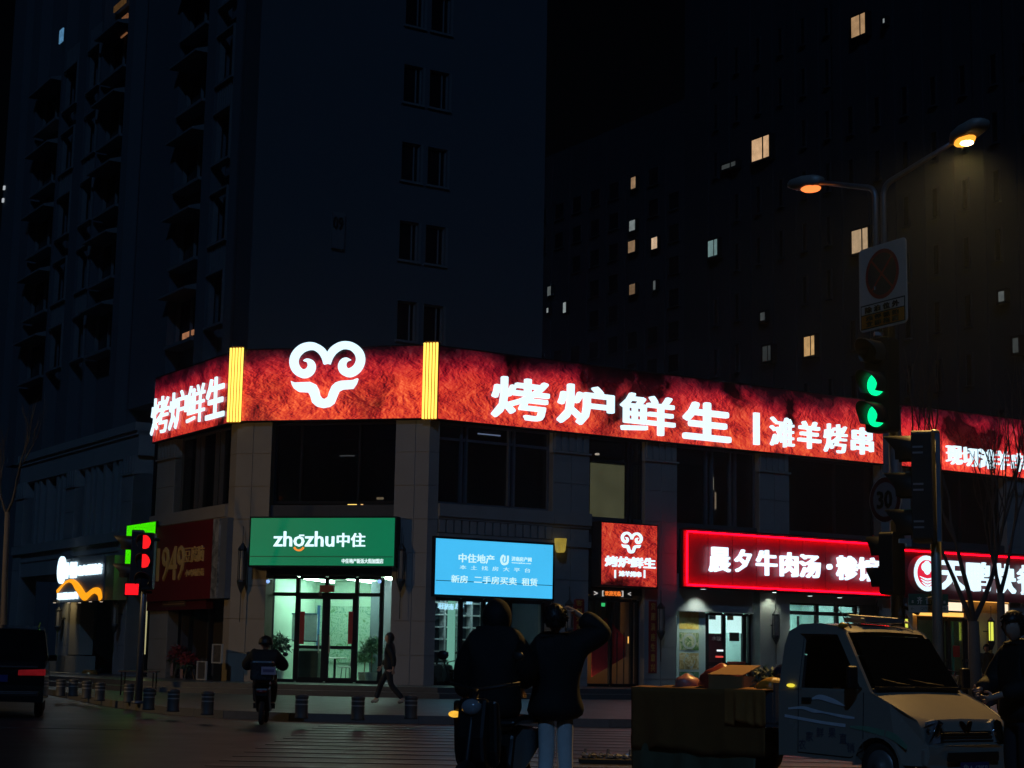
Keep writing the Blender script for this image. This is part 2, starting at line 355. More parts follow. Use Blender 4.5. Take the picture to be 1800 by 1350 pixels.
MB().prism(strip_poly(-1.0, -4.2), XY, 8.45, 8.6).build("ceiling", DARKW, shop)
# belt course and frieze of little upright blocks
def belt(face, u0, u1, blocks=True, mat=STONE2):
    m = MB(); m.fb(face, u0, u1, 5.56, 5.95, -.5, -.04); m.fb(face, u0, u1, 5.48, 5.56, -.5, -.10); m.fb(face, u0, u1, 4.86, 5.04, -.5, -.08); m.fb(face, u0, u1, 5.04, 5.48, -.5, -.22)
    if blocks:
        n = int((u1-u0)/.27)
        for k in range(n): m.fb(face, u0+(k+.12)*(u1-u0)/n, u0+(k+.88)*(u1-u0)/n, 5.07, 5.46, -.3, -.12)
    return m.build("belt_course", mat, shop)
belt(FR, .43, rp(972)); belt(FR, rp(972)+.01, rp(1036)+.05, False)
belt(FL, -7.2, -.56, mat=STONE); 
m = MB(); m.fb(FC, 1.22, 5.3, 5.0, 5.9, -.8, -.4); m.build("lintel", DARKM, shop)
for a, b in ((rp(1036), rp(1134)), (rp(1190), rp(1335)), (rp(1387), rp(1548)), (rp(1600), rp(1768)), (rp(1812), 34.5), (36, 42)):
    m = MB(); m.fb(FR, a, b, 4.2, 5.6, -.85, -.35); m.build("lintel", DARKM, shop)
# upper windows: a metal frame with its panes
def bay(face, u0, u1, z0, z1, muls, o=-.5, pairs=True, rail=None, mat=None):
    f = MB(); W = .07
    f.fb(face, u0, u1, z0, z0+.09, o-.06, o+.06); f.fb(face, u0, u1, z1-.09, z1, o-.06, o+.06)
    f.fb(face, u0, u0+W, z0+.09, z1-.09, o-.06, o+.06); f.fb(face, u1-W, u1, z0+.09, z1-.09, o-.06, o+.06)
    for u in muls: f.fb(face, u-W/2, u+W/2, z0+.09, z1-.09, o-.06, o+.12)
    if rail: f.fb(face, u0+W, u1-W, rail-.04, rail+.04, o-.05, o+.05)
    fr = f.build("window", mat or DARKM, shop)
    MB().fb(face, u0+W, u1-W, z0+.09, z1-.09, o-.012, o+.0).build("pane", GLASS_D, fr)
    return fr
FRAMEW = mp("bronze_frame", (0.13, 0.10, 0.075), 0.5, 0.3)
ml = [FL.uz(x, 830, -.4)[0] for x in (310, 318, 347, 355, 381, 390)]
bay(FL, lb, -.55, ZB_, ZF, ml, -.45, rail=None, mat=FRAMEW)
bay(FL, -9.15, la, .5, 9.3, [-8.2], -.9)
bay(FC, 1.22, 5.3, ZB_, ZF, [FC.uz(530, 830, -.5)[0], FC.uz(632, 830, -.5)[0]], -.55)
bay(FR, .42, rp(972), ZB_, ZF, [FR.uz(x, 830, -.4)[0] for x in (809, 818, 893, 902)], -.45, rail=8.0, mat=mp("slate_frame", (0.10, 0.11, 0.13), 0.5, 0.3))
bay(FR, rp(1036), rp(1134), 5.6, ZF, [FR.uz(x, 830, -.4)[0] for x in (1101, 1108)], -.4, rail=7.75)
bay(FR, rp(1190), rp(1335), 5.6, ZF, [FR.uz(x, 830, -.4)[0] for x in (1240, 1250, 1282, 1291)], -.45, mat=MATS["slate_frame"])
bay(FR, rp(1387), rp(1548), 5.6, ZF, [FR.uz(1470, 830, -.4)[0]], -.6)
bay(FR, rp(1600), rp(1768), 5.6, ZF, [FR.uz(1690, 830, -.4)[0]], -.6)
bay(FR, rp(1812), 34.5, 5.6, ZF, [30], -.6)
# the lit upper room: pale blind, green wall, small lamps
BL = me("lit_blind", (0.19, 0.165, 0.075), 2.3, 0.35, 1.2)
u0, u1, z0, z1 = FR.bx(1038, 816, 1098, 914, -.75)
MB().fb(FR, u0, u1, z0, z1, -.78, -.74).build("roller_blind", BL, shop)
u0, u1, z0, z1 = FR.bx(1104, 816, 1124, 914, -.9)
MB().fb(FR, u0, u1, z0, z1, -.95, -.9).build("lit_room_wall", me("lit_room_wall", (0.07, 0.10, 0.07), 1.6, 0.4, 2), shop)
for px in ((1051, 798), (1057, 810), (1110, 814), (1115, 803)):
    u, z = FR.uz(*px, -.9); MB().fb(FR, u-.05, u+.06, z-.03, z+.03, -1.0, -.9).build("ceiling_lamp", me("warm_spot", (1, .75, .5), 3), shop)
for (x, y, w_, h_, c) in ((1253, 850, 3, 22, (1, .8, .5)), (1258, 880, 2, 30, (.7, .45, .25)), (1522, 868, 12, 4, (1, .9, .5)), (1521, 876, 10, 10, (.5, .4, .15)), (860, 764, 40, 2, (.4, .45, .6)), (840, 894, 16, 4, (.7, .75, .85)), (765, 892, 12, 3, (.4, .5, .7)), (619, 886, 16, 9, (.75, .5, .12)), (636, 886, 4, 6, (.6, .35, .12)), (668, 876, 12, 4, (.45, .3, .15)), (662, 902, 20, 5, (.25, .12, .05)), (610, 801, 26, 2, (.14, .13, .11)), (770, 920, 0, 0, (0, 0, 0))):
    if not w_: continue
    fc = FC if x < 700 else FR; u0, u1, z0, z1 = fc.bx(x-w_/2, y-h_/2, x+w_/2, y+h_/2, -1.2)
    MB().fb(fc, u0, u1, z0, z1, -1.22, -1.2).build("window_reflection_glow", me("window_reflection_glow_%d_%d" % (x, y), c, 2.0), shop)  # glowing slabs added behind the upper glass to stand in for its reflections
# ------------------------------------------------------------------ ground floor shop fronts
def grid(face, us, zs, o, w_=.08, mat=DARKM, name="shop_front_frame", skip=()):
    m = MB()
    for u in us: m.fb(face, u-w_/2, u+w_/2, zs[0], zs[-1], o-.06, o+.06)
    for z in zs:
        for a, b in zip(us[:-1], us[1:]): m.fb(face, a+w_/2, b-w_/2, z-w_/2, z+w_/2, o-.05, o+.05)
    return m.build(name, mat, shop)
def room(face, u0, u1, z0, z1, o0, o1, wall, floor=None):
    m = MB(); t = .08
    m.fb(face, u0, u1, z0, z1, o1-t, o1); m.fb(face, u0-t, u0, z0, z1, o1-t, o0); m.fb(face, u1, u1+t, z0, z1, o1-t, o0); m.fb(face, u0-t, u1+t, z1, z1+t, o1-t, o0)
    m.build("shop_room", wall, shop)
    MB().fb(face, u0, u1, z0+.003, z0+.02, o1, o0).build("shop_floor", floor or mp("tiled_floor", (.30, .31, .29), .3), shop)
def lamp_strips(face, u0, u1, z, o0, o1, n, mat, wd=.12):
    for k in range(n):
        u = u0+(u1-u0)*(k+.5)/n; MB().fb(face, u-wd/2, u+wd/2, z-.05, z, o1, o0).build("ceiling_light", mat, shop)
cu = lambda x, o=-.85: FC.uz(x, 1100, o)[0]
cz = lambda y, o=-.85: FC.uz(570, y, o)[1]
OF = -.85
MB().fb(FC, 1.22, 5.3, cz(1013), 5.0, -.9, -.5).build("door_head", DARKM, shop)
grid(FC, [cu(477), cu(522), cu(573), cu(626), cu(670)], [ZG+.04, cz(1045), cz(1015)], OF, .11)
dm = MB()
for a, b in ((524, 570), (576, 623)):
    ua, ub = cu(a), cu(b)
    for z, h_ in ((ZG+.1, .12), (cz(1138), .1), (cz(1050), .12)): dm.fb(FC, ua+.07, ub-.07, z-h_/2, z+h_/2, OF-.02, OF+.05)
    for u in (ua, ub): dm.fb(FC, u-.06, u+.06, ZG+.05, cz(1048), OF-.03, OF+.055)
dr = dm.build("glass_door", DARKM, shop)
for u in (cu(570)-.12, cu(576)+.12): MB().tube([FC.w(u, 1.35, OF+.12), FC.w(u, 1.9, OF+.12)], .02).build("handle", GREYM, dr)
MB().fb(FC, cu(477), cu(670), ZG, cz(1015), OF-.02, OF-.01).build("shop_window_glass", GLASS_C, shop)
WALLG = mp("green_white_wall", (.42, .60, .47), .8, var=.08, scale=.8)
room(FC, 1.0, 5.45, ZG, 3.75, -.9, -5.2, WALLG)
lamp_strips(FC, 1.1, 5.4, 3.73, -1.6, -4.6, 3, me("tube_light_white", (.75, 1, .86), 52))
def on_wall(name, x0, y0, x1, y1, o, mat, d=.04, face=FC):
    u0, u1, z0, z1 = face.bx(x0, y0, x1, y1, o); return MB().fb(face, u0, u1, z0, z1, o, o+d).build(name, mat, shop)
def mpatch(n, cols, scale):   # mottled pictures: map, menus, dishes
    m, t, b = new_mat(n); tc = t.nodes.new("ShaderNodeTexCoord"); vz = t.nodes.new("ShaderNodeTexNoise"); vz.inputs["Scale"].default_value = scale
    vz.inputs["Detail"].default_value = 9; vz.inputs["Distortion"].default_value = 1.5; vz.inputs["Roughness"].default_value = .7
    r = ramp(t, [(.25+.5*k/(len(cols)-1), c) for k, c in enumerate(cols)]); t.links.new(tc.outputs["Object"], vz.inputs["Vector"])
    t.links.new(vz.outputs[0], r.inputs[0]); t.links.new(r.outputs[0], b.inputs["Base Color"]); b.inputs["Roughness"].default_value = .5
    return m
on_wall("wall_map", 562, 1066, 690, 1165, -5.18, mpatch("map_print", [(.02, .10, .09), (.10, .25, .17), (.35, .5, .4), (.06, .2, .08), (.5, .5, .2)], 5))
on_wall("map_edge", 557, 1064, 562, 1172, -5.16, mp("map_blue", (.03, .10, .25), .5))
on_wall("teal_banner", 448, 1046, 490, 1085, -5.1, mp("teal_paint", (.02, .26, .22), .6))
on_wall("picture_frame", 510, 1064, 536, 1078, -4.4, BLACKP); on_wall("picture", 514, 1067, 533, 1076, -4.33, mp("cream_paper", (.5, .5, .32), .7))
on_wall("white_board", 514, 1080, 558, 1126, -2.4, mpatch("board_writing", [(.30, .40, .42), (.45, .56, .56), (.5, .6, .6), (.35, .42, .45)], 3))
on_wall("board_rail", 514, 1126, 558, 1128, -2.38, BLACKP); on_wall("board_top", 514, 1078, 558, 1080, -2.38, mp("map_blue2", (.03, .12, .22), .5))
on_wall("red_couplet", 527, 1075, 535, 1132, OF+.06, mp("couplet_red", (.28, .01, .012), .6), .01); on_wall("red_couplet", 612, 1075, 620, 1132, OF+.06, MATS["couplet_red"], .01)
on_wall("wall_clock", 502, 1071, 509, 1079, -5.1, BLACKP)
u0, u1, z0, z1 = FC.bx(564, 1029, 588, 1041, OF+.1)
led = MB().fb(FC, u0, u1, z0, z1, OF+.08, OF+.22).build("red_plate", mp("plate_red", (.22, .008, .01), .5), shop)
MB().fb(FC, u0-.06, u0+.04, z0-.12, z0+.02, OF+.08, OF+.12).build("plate_bracket", BLACKP, shop)
for x0, y0, x1, y1 in ((612, 1014, 624, 1017), (633, 1013, 668, 1016)): on_wall("tube_reflection_glow", x0, y0, x1, y1, -1.5, me("tube_reflection", (.8, 1, .95), 1.2), .03)  # reflections of the tube lights put in as glowing strips
# R side: letting office with shelves
ru = lambda x, y=1100, o=-.7: FR.uz(x, y, o)[0]
rz = lambda y, x, o=-.7: FR.uz(x, y, o)[1]
zsc0 = FR.bx(765, 952, 972, 1049, -.1)[2]
grid(FR, [.5, ru(806), ru(846), ru(892), rp(972)], [ZG+.05, zsc0-.1], -.6, .12)
MB().fb(FR, .5, rp(972), ZG, zsc0, -.62, -.61).build("shop_window_glass", GLASS_C, shop)
MB().fb(FR, .42, rp(972), zsc0-.06, 4.9, -.9, -.5).build("door_head", DARKM, shop)
room(FR, .45, rp(972), ZG, 3.6, -.7, -4.2, mp("office_wall", (.10, .13, .16), .8))
sh = MB(); s_o = -1.9; ua, ub = FR.uz(758, 1100, s_o)[0], FR.uz(852, 1100, s_o)[0]
for k in range(7): sh.fb(FR, ua, ub, .7+k*.38, .74+k*.38, s_o-.3, s_o)
for k in range(5): u = ua+(ub-ua)*k/4; sh.fb(FR, u-.03, u+.03, .5, 3.1, s_o-.28, s_o+.02)
u = FR.uz(792, 1100, s_o)[0]
sh.build("white_shelving", mp("white_laminate", (.75, .78, .76), .5), shop)
MB().fb(FR, u-.14, u+.14, .6, 3.1, s_o+.03, s_o+.05).build("green_light_panel", me("green_panel", (.25, .55, .45), .8), shop)
MB().fb(FR, ua, ub, .5, 3.1, s_o-.36, s_o-.31).build("shelf_back", mp("shelf_back", (.05, .08, .10), .6), shop)
lamp_strips(FR, .5, 2.9, 3.4, -.75, -1.5, 2, me("tube_light_cyan", (.7, .95, 1), 26))
for x, y, t_ in ((788, 1067, "济南"), (826, 1058, "房产"), (852, 1062, "网"), (776, 1066, "租"), (806, 1066, "房")):
    u0, u1, z0, z1 = FR.bx(x-7, y-6, x+9, y+5, -.75)
    put_text(MB(), t_, FR, u0, u1, z0, z1, -.75, .02, .03).build("window_lettering", me("window_led", (.45, .75, 1), 1.4), shop)
# restaurant entrance: black portal, curtain, added warm glow inside
ea, eb = rp(1036), rp(1134)
MB().fb(FR, ea, eb, rz(1046, 1090, -.3), 4.3, -.9, -.3).build("door_head", DARKM, shop)
grid(FR, [ea+.05, ru(1066), ru(1103), eb-.05], [ZG+.05, rz(1056, 1090)], -.5, .09, name="entrance_frame")
room(FR, ea, eb, ZG, 3.5, -.6, -4.5, mp("entry_wall", (.10, .07, .05), .8), mp("entry_floor", (.35, .25, .15), .35))
lamp_strips(FR, ea+.2, eb-.2, 3.42, -1.7, -4.2, 2, me('entry_fill', (1, .55, .22), 5))  # strips added to throw warm light on the entry floor and walls
cur = MB(); n = 40; k0 = len(cur.v)
for i in range(n+1):
    u = ea+.1+(eb-ea-.2)*i/n; o = -1.3+.05*sin(i*1.7)
    cur.v += [FR.w(u, 1.35+.55*abs(math.sin(i*.12)), o), FR.w(u, 3.4, o)]
for i in range(n): cur.f.append([2*i, 2*i+2, 2*i+3, 2*i+1])
cur.build("door_curtain", mp("curtain_grey", (.10, .11, .12), .8), shop)
cp = [(1040, 1100), (1066, 1086), (1104, 1125), (1104, 1152), (1040, 1190)]
MB().prism([FR.uz(x, y, -1.2) for x, y in cp], lambda a, b, o: FR.w(a, b, o), -1.22, -1.2).build("red_drape", mp("drape_red", (.35, .015, .02), .8), shop)
MB().fb(FR, ea+.2, eb-.2, .75, 1.6, -3.6, -3.5).build("lit_counter", me("counter_glow", (.9, .45, .16), 1.1, .6, 3), shop)  # counter glows by itself to warm the doorway
MB().fb(FR, ea+.15, eb-.9, .46, .5, -1.3, -1.1).build("floor_glow_bar", me("floor_glow", (1, .68, .36), 9), shop)  # glowing bar added for the warm light at the doorway's foot
MB().fb(FR, ru(1113), ru(1124), rz(1131, 1118), rz(1119, 1118), -1.0, -.95).build("lantern_lamp", me("entry_lamp", (1, .5, .12), 1.1), shop)
MB().fb(FR, ru(1052), ru(1058), rz(1066, 1055), rz(1060, 1055), -.55, -.53).build("exit_mark", me("exit_green", (.05, .7, .2), .7), shop)
for fx, t_ in ((1120, 0),):
    for x in (1070, 1080, 1092): MB().fb(FR, ru(x)-.012, ru(x)+.012, ZG+.05, 2.2, -.56, -.53).build("door_bar", DARKM, shop)
# beef soup shop
ba, bb = rp(1190), rp(1335)
zs = rz(1073, 1260)
MB().fb(FR, ba, ru(1310), zs+.02, 4.2, -.7, -.3).build("wall_panel", STONE2, shop)
MB().fb(FR, ba, ru(1310), zs-.08, zs+.02, -.7, -.26).build("wall_ledge", STONE2, shop)
room(FR, ba, bb, ZG, 3.3, -.8, -4.5, mp("soup_wall", (.55, .7, .68), .8))
lamp_strips(FR, ba+.3, bb, 3.28, -1.2, -4, 3, me("tube_light_cool", (.72, 1, .98), 26))
grid(FR, [ru(1241), ru(1271), ru(1307), bb-.02], [ZG+.05, rz(1168, 1270), zs-.1], -.7, .14)
MB().fb(FR, ru(1241), bb-.05, ZG, zs, -.72, -.71).build("shop_window_glass", GLASS_C, shop)
on_wall("frosted_pane", 1244, 1070, 1267, 1113, -.68, me("frosted_cool", (.62, .98, .95), .95, .15, 1.5), .01, FR)
on_wall("frosted_pane", 1277, 1071, 1303, 1113, -.68, MATS["frosted_cool"], .01, FR)
on_wall("dish_sticker", 1246, 1077, 1258, 1089, -.665, mpatch("dish_blue", [(.25, .35, .5), (.5, .6, .7), (.3, .4, .6)], 4), .008, FR)
on_wall("dish_sticker", 1278, 1080, 1289, 1090, -.665, mpatch("dish_tan", [(.5, .5, .4), (.6, .42, .2), (.55, .6, .5)], 5), .008, FR)
on_wall("menu_board", 1243, 1114, 1270, 1176, -.66, mp("menu_maroon", (.045, .006, .012), .5), .01, FR)
on_wall("menu_board", 1282, 1112, 1299, 1127, -.66, mp("menu_brown", (.02, .012, .01), .5), .01, FR)
u0, u1, z0, z1 = FR.bx(1251, 1118, 1267, 1126, -.645); put_text(MB(), "水饺", FR, u0, u1, z0, z1, -.645, .01, .02).build("menu_lettering", mp("menu_ink", (.35, .25, .25), .6), shop)
on_wall("open_lamp", 1260, 1142, 1271, 1145, -.64, me("led_white", (.8, .95, 1), 1.2), .01, FR); on_wall("red_lamp", 1258, 1153, 1271, 1156, -.64, me("led_red", (1, .1, .08), .7), .01, FR)
on_wall("push_bar", 1278, 1163, 1309, 1167, -.62, mp("bar_red", (.4, .05, .03), .5), .04, FR)
# poster column of four dishes
pb = on_wall("menu_poster", 1189, 1072, 1239, 1210, -.52, mp("poster_white", (.52, .62, .58), .6, var=.06), .03, FR)
DISH = [[(.30, .10, .01), (.75, .46, .06), (.85, .68, .22), (.12, .45, .03)], [(.02, .05, .02), (.10, .26, .05), (.75, .70, .45), (.06, .20, .03)], [(.02, .02, .02), (.50, .34, .10), (.80, .72, .50), (.05, .07, .04)], [(.01, .10, .06), (.08, .24, .10), (.4, .45, .30)]]
for k, (y0, y1) in enumerate(((1076, 1106), (1112, 1143), (1148, 1177), (1181, 1206))):
    u0, u1, z0, z1 = FR.bx(1194, y0, 1228, y1, -.49)
    ph = MB().fb(FR, u0, u1, z0, z1, -.489, -.48).build("dish_photo", mpatch("dish_%d" % k, DISH[k], 3), pb)
    if k:
        uc, zc, r = (u0+u1)/2, (z0+z1)/2, min(u1-u0, z1-z0)*.46
        MB().prism([(uc+r*1.1*cos(a*pi/8+(.4 if k == 2 else 0)), zc+r*sin(a*pi/8)) for a in range(0, 16, 4 if k == 2 else 1)], lambda a, b, o: FR.w(a, b, o), -.478, -.47).build("bowl", mp("bowl_white", (.55, .58, .52), .4), ph)
        MB().prism([(uc+r*.8*cos(a*pi/8), zc+r*.72*sin(a*pi/8)) for a in range(16)], lambda a, b, o: FR.w(a, b, o), -.468, -.46).build("food", mpatch("food_%d" % k, DISH[k], 5), ph)
# doors right of the lantern pillar
da, db = rp(1387), rp(1548)
room(FR, da, db, ZG, 3.6, -.8, -4.5, mp("soup_wall2", (.5, .68, .64), .8))
lamp_strips(FR, da+.2, db-.2, 3.55, -1.2, -4, 4, MATS["tube_light_cool"])
grid(FR, [da+.05, ru(1435), ru(1470), ru(1503), ru(1512)], [ZG+.05, rz(1079, 1450), rz(1062, 1450)], -.7, .13)
MB().fb(FR, ru(1398), ru(1401), ZG, rz(1083, 1400), -.62, -.58).build("door_stile", DARKM, shop)
MB().fb(FR, da, ru(1505), ZG, rz(1062, 1450), -.72, -.71).build("shop_window_glass", GLASS_C, shop)
MB().fb(FR, da, db, rz(1062, 1450), 4.2, -.9, -.5).build("door_head", STONE2, shop)
lv = MB(); u0, u1, z0, z1 = FR.bx(1506, 1062, 1538, 1082, -.6)
for k in range(7): lv.fb(FR, u0, u1, z0+(z1-z0)*k/7, z0+(z1-z0)*(k+.6)/7, -.62, -.5)
lv.build("louvre", GREYM, shop)
MB().fb(FR, ru(1512), db, ZG, 4.2, -.9, -.55).build("wall_panel", STONE, shop)
cb = MB()
for k in range(4): cb.tube([FR.w(*FR.uz(1542+3*k, 1055, -.4), -.4), FR.w(*FR.uz(1538+4*k, 1075-3*k, -.4), -.36), FR.w(*FR.uz(1548+3*k, 1088, -.4), -.4), FR.w(*FR.uz(1545+3*k, 1125, -.4), -.42)], .015, 5)
cb.build("loose_cable", BLACKP, shop)
# third shop: warm lit wall, doors, small light boxes
ta, tb = rp(1600), rp(1768)
WARMW = mp("warm_wall", (.55, .38, .20), .7, var=.15)
room(FR, ta, tb, ZG, 3.5, -.8, -3.5, mp("cream_wall", (.5, .52, .4), .8))
lamp_strips(FR, ta+.3, tb-1.2, 3.45, -1.2, -3, 2, me("tube_light_soft", (.8, .95, .75), 1.6))
zt = rz(1087, 1640); grid(FR, [ru(1606), ru(1651), ru(1663), ru(1693)], [ZG+.05, zt], -.6, .14)
MB().fb(FR, ru(1606), ru(1693), ZG, zt, -.62, -.61).build("shop_window_glass", GLASS_C, shop)
MB().fb(FR, ta, ru(1605), ZG, 3.8, -.9, -.5).build("wall_panel", WARMW, shop)
MB().fb(FR, ru(1695), tb, ZG, 4.2, -.9, -.4).build("wall_panel", WARMW, shop)
MB().fb(FR, ta, ru(1695), zt+.05, 4.2, -.9, -.55).build("door_head", WARMW, shop)
MB().fb(FR, ru(1668), ru(1671), ZG+.1, zt-.1, -.58, -.55).build("door_pull", mp("green_pull", (.03, .2, .12), .5), shop)
on_wall("red_paper_sign", 1675, 1135, 1687, 1155, -.55, mp("paper_red", (.4, .02, .015), .6), .01, FR)
for a, b in ((rp(1812), 34.5), (36, 42)):
    MB().fb(FR, a, b, ZG, 4.2, -.9, -.45).build("wall_panel", WARMW, shop)
# L side: dark doorway of the bean curd shop
room(FL, -5.1, -1.05, ZG, 3.0, -.6, -1.5, mp("dark_shop_wall", (.06, .05, .045), .8))
grid(FL, [lb-.02, -4.3, -2.6, -.7], [ZG+.05, 2.95], -.6, .12)
MB().fb(FL, lb, -.56, 2.95, 4.9, -.9, -.4).build("door_head", DARKM, shop)
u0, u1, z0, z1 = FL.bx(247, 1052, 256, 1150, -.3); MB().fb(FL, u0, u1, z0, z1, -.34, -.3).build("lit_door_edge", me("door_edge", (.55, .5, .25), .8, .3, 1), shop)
MB().fb(FL, -7.2, la, ZG, 5.0, -1.5, -.85).build("wall_panel", DARKW, shop)
# ------------------------------------------------------------------ next building along the left street
lft = thing("shop_building", "dark two-storey shop building left of the narrow glass gap, with close-set upright window fins", "building", FL.w(-16, .45, -.5))
UL0, UL1 = -23.5, -9.2
m = MB(); m.fb(FL, UL0, UL1, 8.3, 9.2, -14, -.25); m.fb(FL, UL0, UL1, 9.2, 9.5, -14, -.1); m.fb(FL, UL0, UL1, 9.05, 9.2, -14, -.18); m.build("wall", STONE2, lft)
m = MB(); m.fb(FL, UL0, UL1, 5.25, 5.6, -1, -.05); m.fb(FL, UL0, UL1, 4.3, 5.25, -1, -.2); m.fb(FL, UL0, UL1, 4.9, 4.98, -1, -.16); m.build("belt_course", STONE2, lft)
def lu(x, y=860): return FL.uz(x, y, -.2)[0]
for a, b in ((216, 235), (118, 134), (32, 45)):
    ua, ub = lu(a), lu(b); pillar([flat_poly(FL, ua, ub)], flat_poly(FL, ua, ub), ZG, 8.3, lft, STONE2, cap=(FL, ua, ub))
for a, b, mu in ((134, 216, (146, 156, 164, 178, 194, 204)), (45, 118, (58, 66, 78, 96, 104))):
    f = MB(); ua, ub = lu(a), lu(b)
    for x in mu: u = lu(x); f.fb(FL, u-.14, u+.14, 5.6, 8.3, -.7, -.3)
    f.fb(FL, ua, ub, 5.6, 5.7, -.7, -.4)
    fo = f.build("window_fins", STONE2, lft); MB().fb(FL, ua, ub, 5.7, 8.3, -.75, -.72).build("pane", PANE_D, fo)
for a, b in ((134, 216), (45, 118)):
    MB().fb(FL, lu(a), lu(b), ZG, 4.3, -3.5, -3.4).build("shop_back_wall", DARKW, lft)
MB().fb(FL, UL0, UL1, 4.2, 4.35, -3.5, -.3).build("ceiling", DARKW, lft)
wl = [FL.uz(x, 1120, -.25)[0] for x in (96, 113, 116, 139)]
MB().fb(FL, wl[0], wl[1], ZG+.7, 3.6, -.8, -.3).fb(FL, wl[2], wl[3], ZG+.7, 3.6, -.8, -.25).fb(FL, wl[0]-.2, wl[3]+.1, ZG, ZG+.66, -.9, -.15).build("shop_pier", STONE, lft)
on_wall("patterned_curtain", 146, 1062, 170, 1125, -1.2, mpatch("curtain_print", [(.10, .09, .05), (.22, .2, .12), (.14, .12, .08)], 3), .03, FL)
MB().fb(FL, wl[0]-.5, wl[3]+2.6, ZG-.3, ZG+.03, -.1, 1.0).build("door_step", STONE, lft)
# ------------------------------------------------------------------ residential tower above the corner
TW = mp("tower_render", (0.085, 0.095, 0.105), 0.9, var=0.08, scale=0.6, spec=0.2)
tw = thing("apartment_tower", "tall pale apartment tower above the red corner fascia, numbered 09 on its blank end wall", "apartment building", aty(413, 520, 58.0).to_2d().to_3d()+V((0, 0, 10.72)))
TC = aty(413, 520, 58.0); TR = Face(TC, FR.d); TL = Face(TC, FL.d)
ut = TR.uz(956, 400)[0]; ZTOP = 33
wins = []
r0 = [TR.uz(x, 290) for x in (706, 740, 752, 786)]
ww = [(TR.uz(706, 290)[0], TR.uz(739, 290)[0]), (TR.uz(752, 290)[0], TR.uz(786, 290)[0])]
za, zb_ = TR.uz(746, 394)[1], TR.uz(746, 462)[1]; zc = TR.uz(746, 256)[1]; FLH = zc-za
hh = za-zb_
sills = [zb_+k*FLH for k in range(-1, 8)]
m = MB(); us = [0, ww[0][0], ww[0][1], ww[1][0], ww[1][1], ut]
# front wall as bands with real openings
zs_ = [10.72]+[q for s_ in sills for q in (s_, s_+hh)]+[ZTOP]
for i in range(0, len(zs_)-1):
    if zs_[i+1] <= zs_[i]: continue
    if i % 2 == 0: m.fb(TR, 0, ut, zs_[i], zs_[i+1], -.3, 0)
    else:
        for a, b in ((0, 1), (2, 3), (4, 5)): m.fb(TR, us[a], us[b], zs_[i], zs_[i+1], -.3, 0)
m.fb(TR, .62, ut-.01, 10.73, ZTOP-.01, -14, -.6)
m.build("end_wall", TW, tw)
SILL = mp("pale_trim", (0.12, 0.125, 0.13), 0.7)
wproto = None
for s_ in sills:
    if s_ > 25: continue
    for a, b in ww:
        f = MB(); f.fb(TR, a, a+.06, s_, s_+hh, -.2, -.1); f.fb(TR, b-.06, b, s_, s_+hh, -.2, -.1); f.fb(TR, a, b, s_+hh-.06, s_+hh, -.2, -.1); f.fb(TR, (a+b)/2+.15, (a+b)/2+.2, s_, s_+hh, -.2, -.12)
        f.fb(TR, a-.08, b+.08, s_-.08, s_, -.1, .08); f.fb(TR, b+.02, b+.10, s_, s_+hh, 0.001, .03)
        fo = f.build("window", SILL, tw); MB().fb(TR, a+.06, b-.06, s_, s_+hh-.06, -.2, -.16).build("pane", PANE_D, fo)
# number plate
u0, u1, z0, z1 = TR.bx(582, 374, 604, 438); pm_ = MB().fb(TR, u0, u1, z0, z1, 0.0, .10).build("number_plate", mp("plate_dull", (0.10, 0.11, 0.12), .5), tw)
text_px("plate_number", "09", TR, (585, 381, 603, 403), .105, .03, mp("plate_ink", (.01, .01, .012), .5), pm_, .02)
# street side of the tower: wall ribs, deep bays with sloped ledges, windows with a slatted panel
def lbay(face, x0, x1, y, root, z0, z1, zs0, step, kind, o0=0.0):
    ua, ub = face.uz(x0, y)[0], face.uz(x1, y)[0]; n = 0; z = zs0
    while z < z1:
        hgt = step*.62
        if kind == 'bay':
            f = MB(); f.fb(face, ua, ub, z, z+.12, -.5, .12); f.fb(face, ua, ua+.08, z+.12, z+hgt, -.45, -.3); f.fb(face, ub-.08, ub, z+.12, z+hgt, -.45, -.3); f.fb(face, (ua+ub)/2-.03, (ua+ub)/2+.03, z+.12, z+hgt, -.45, -.35)
            W = face.w
            f.hexa([W(ua, z+hgt+.02, -.5), W(ub, z+hgt+.02, -.5), W(ub, z+hgt+.42, -.5), W(ua, z+hgt+.42, -.5), W(ua, z+hgt+.02, .45), W(ub, z+hgt+.02, .45), W(ub, z+hgt+.1, .45), W(ua, z+hgt+.1, .45)])
            nm = "bay_window"
        else:
            f = MB(); f.fb(face, ua, ub, z-.08, z, -.3, .06); f.fb(face, ua, ua+.07, z, z+hgt, -.3, -.1); f.fb(face, ub-.07, ub, z, z+hgt, -.3, .05); f.fb(face, ua, ub, z+hgt, z+hgt+.07, -.3, .05)
            if n % 2 == 0:
                for q in range(8): u = ua+.1+(ub-ua-.2)*q/7; f.fb(face, u-.03, u+.03, z+hgt+.1, z+step-.1, -.2, -.05)
            nm = "window"
        fo = f.build(nm, SILL, root); MB().fb(face, ua+.08, ub-.08, z+.1, z+hgt, -.5, -.47).build("pane", PANE_D, fo)
        z += step; n += 1
    return ua, ub
zl0 = TL.uz(325, 590)[1]-.3
fu = lambda x, y=400: TL.uz(x, y)[0]
m = MB()
m.fb(TL, fu(286), -.64, 10.725, ZTOP-.02, -(ut-.03), -.56)
for a, b in ((fu(399), 0), (fu(350), fu(366)), (fu(290), fu(302))): m.fb(TL, a, b, 10.72, ZTOP, -.54, 0)
m.build("street_wall", TW, tw)
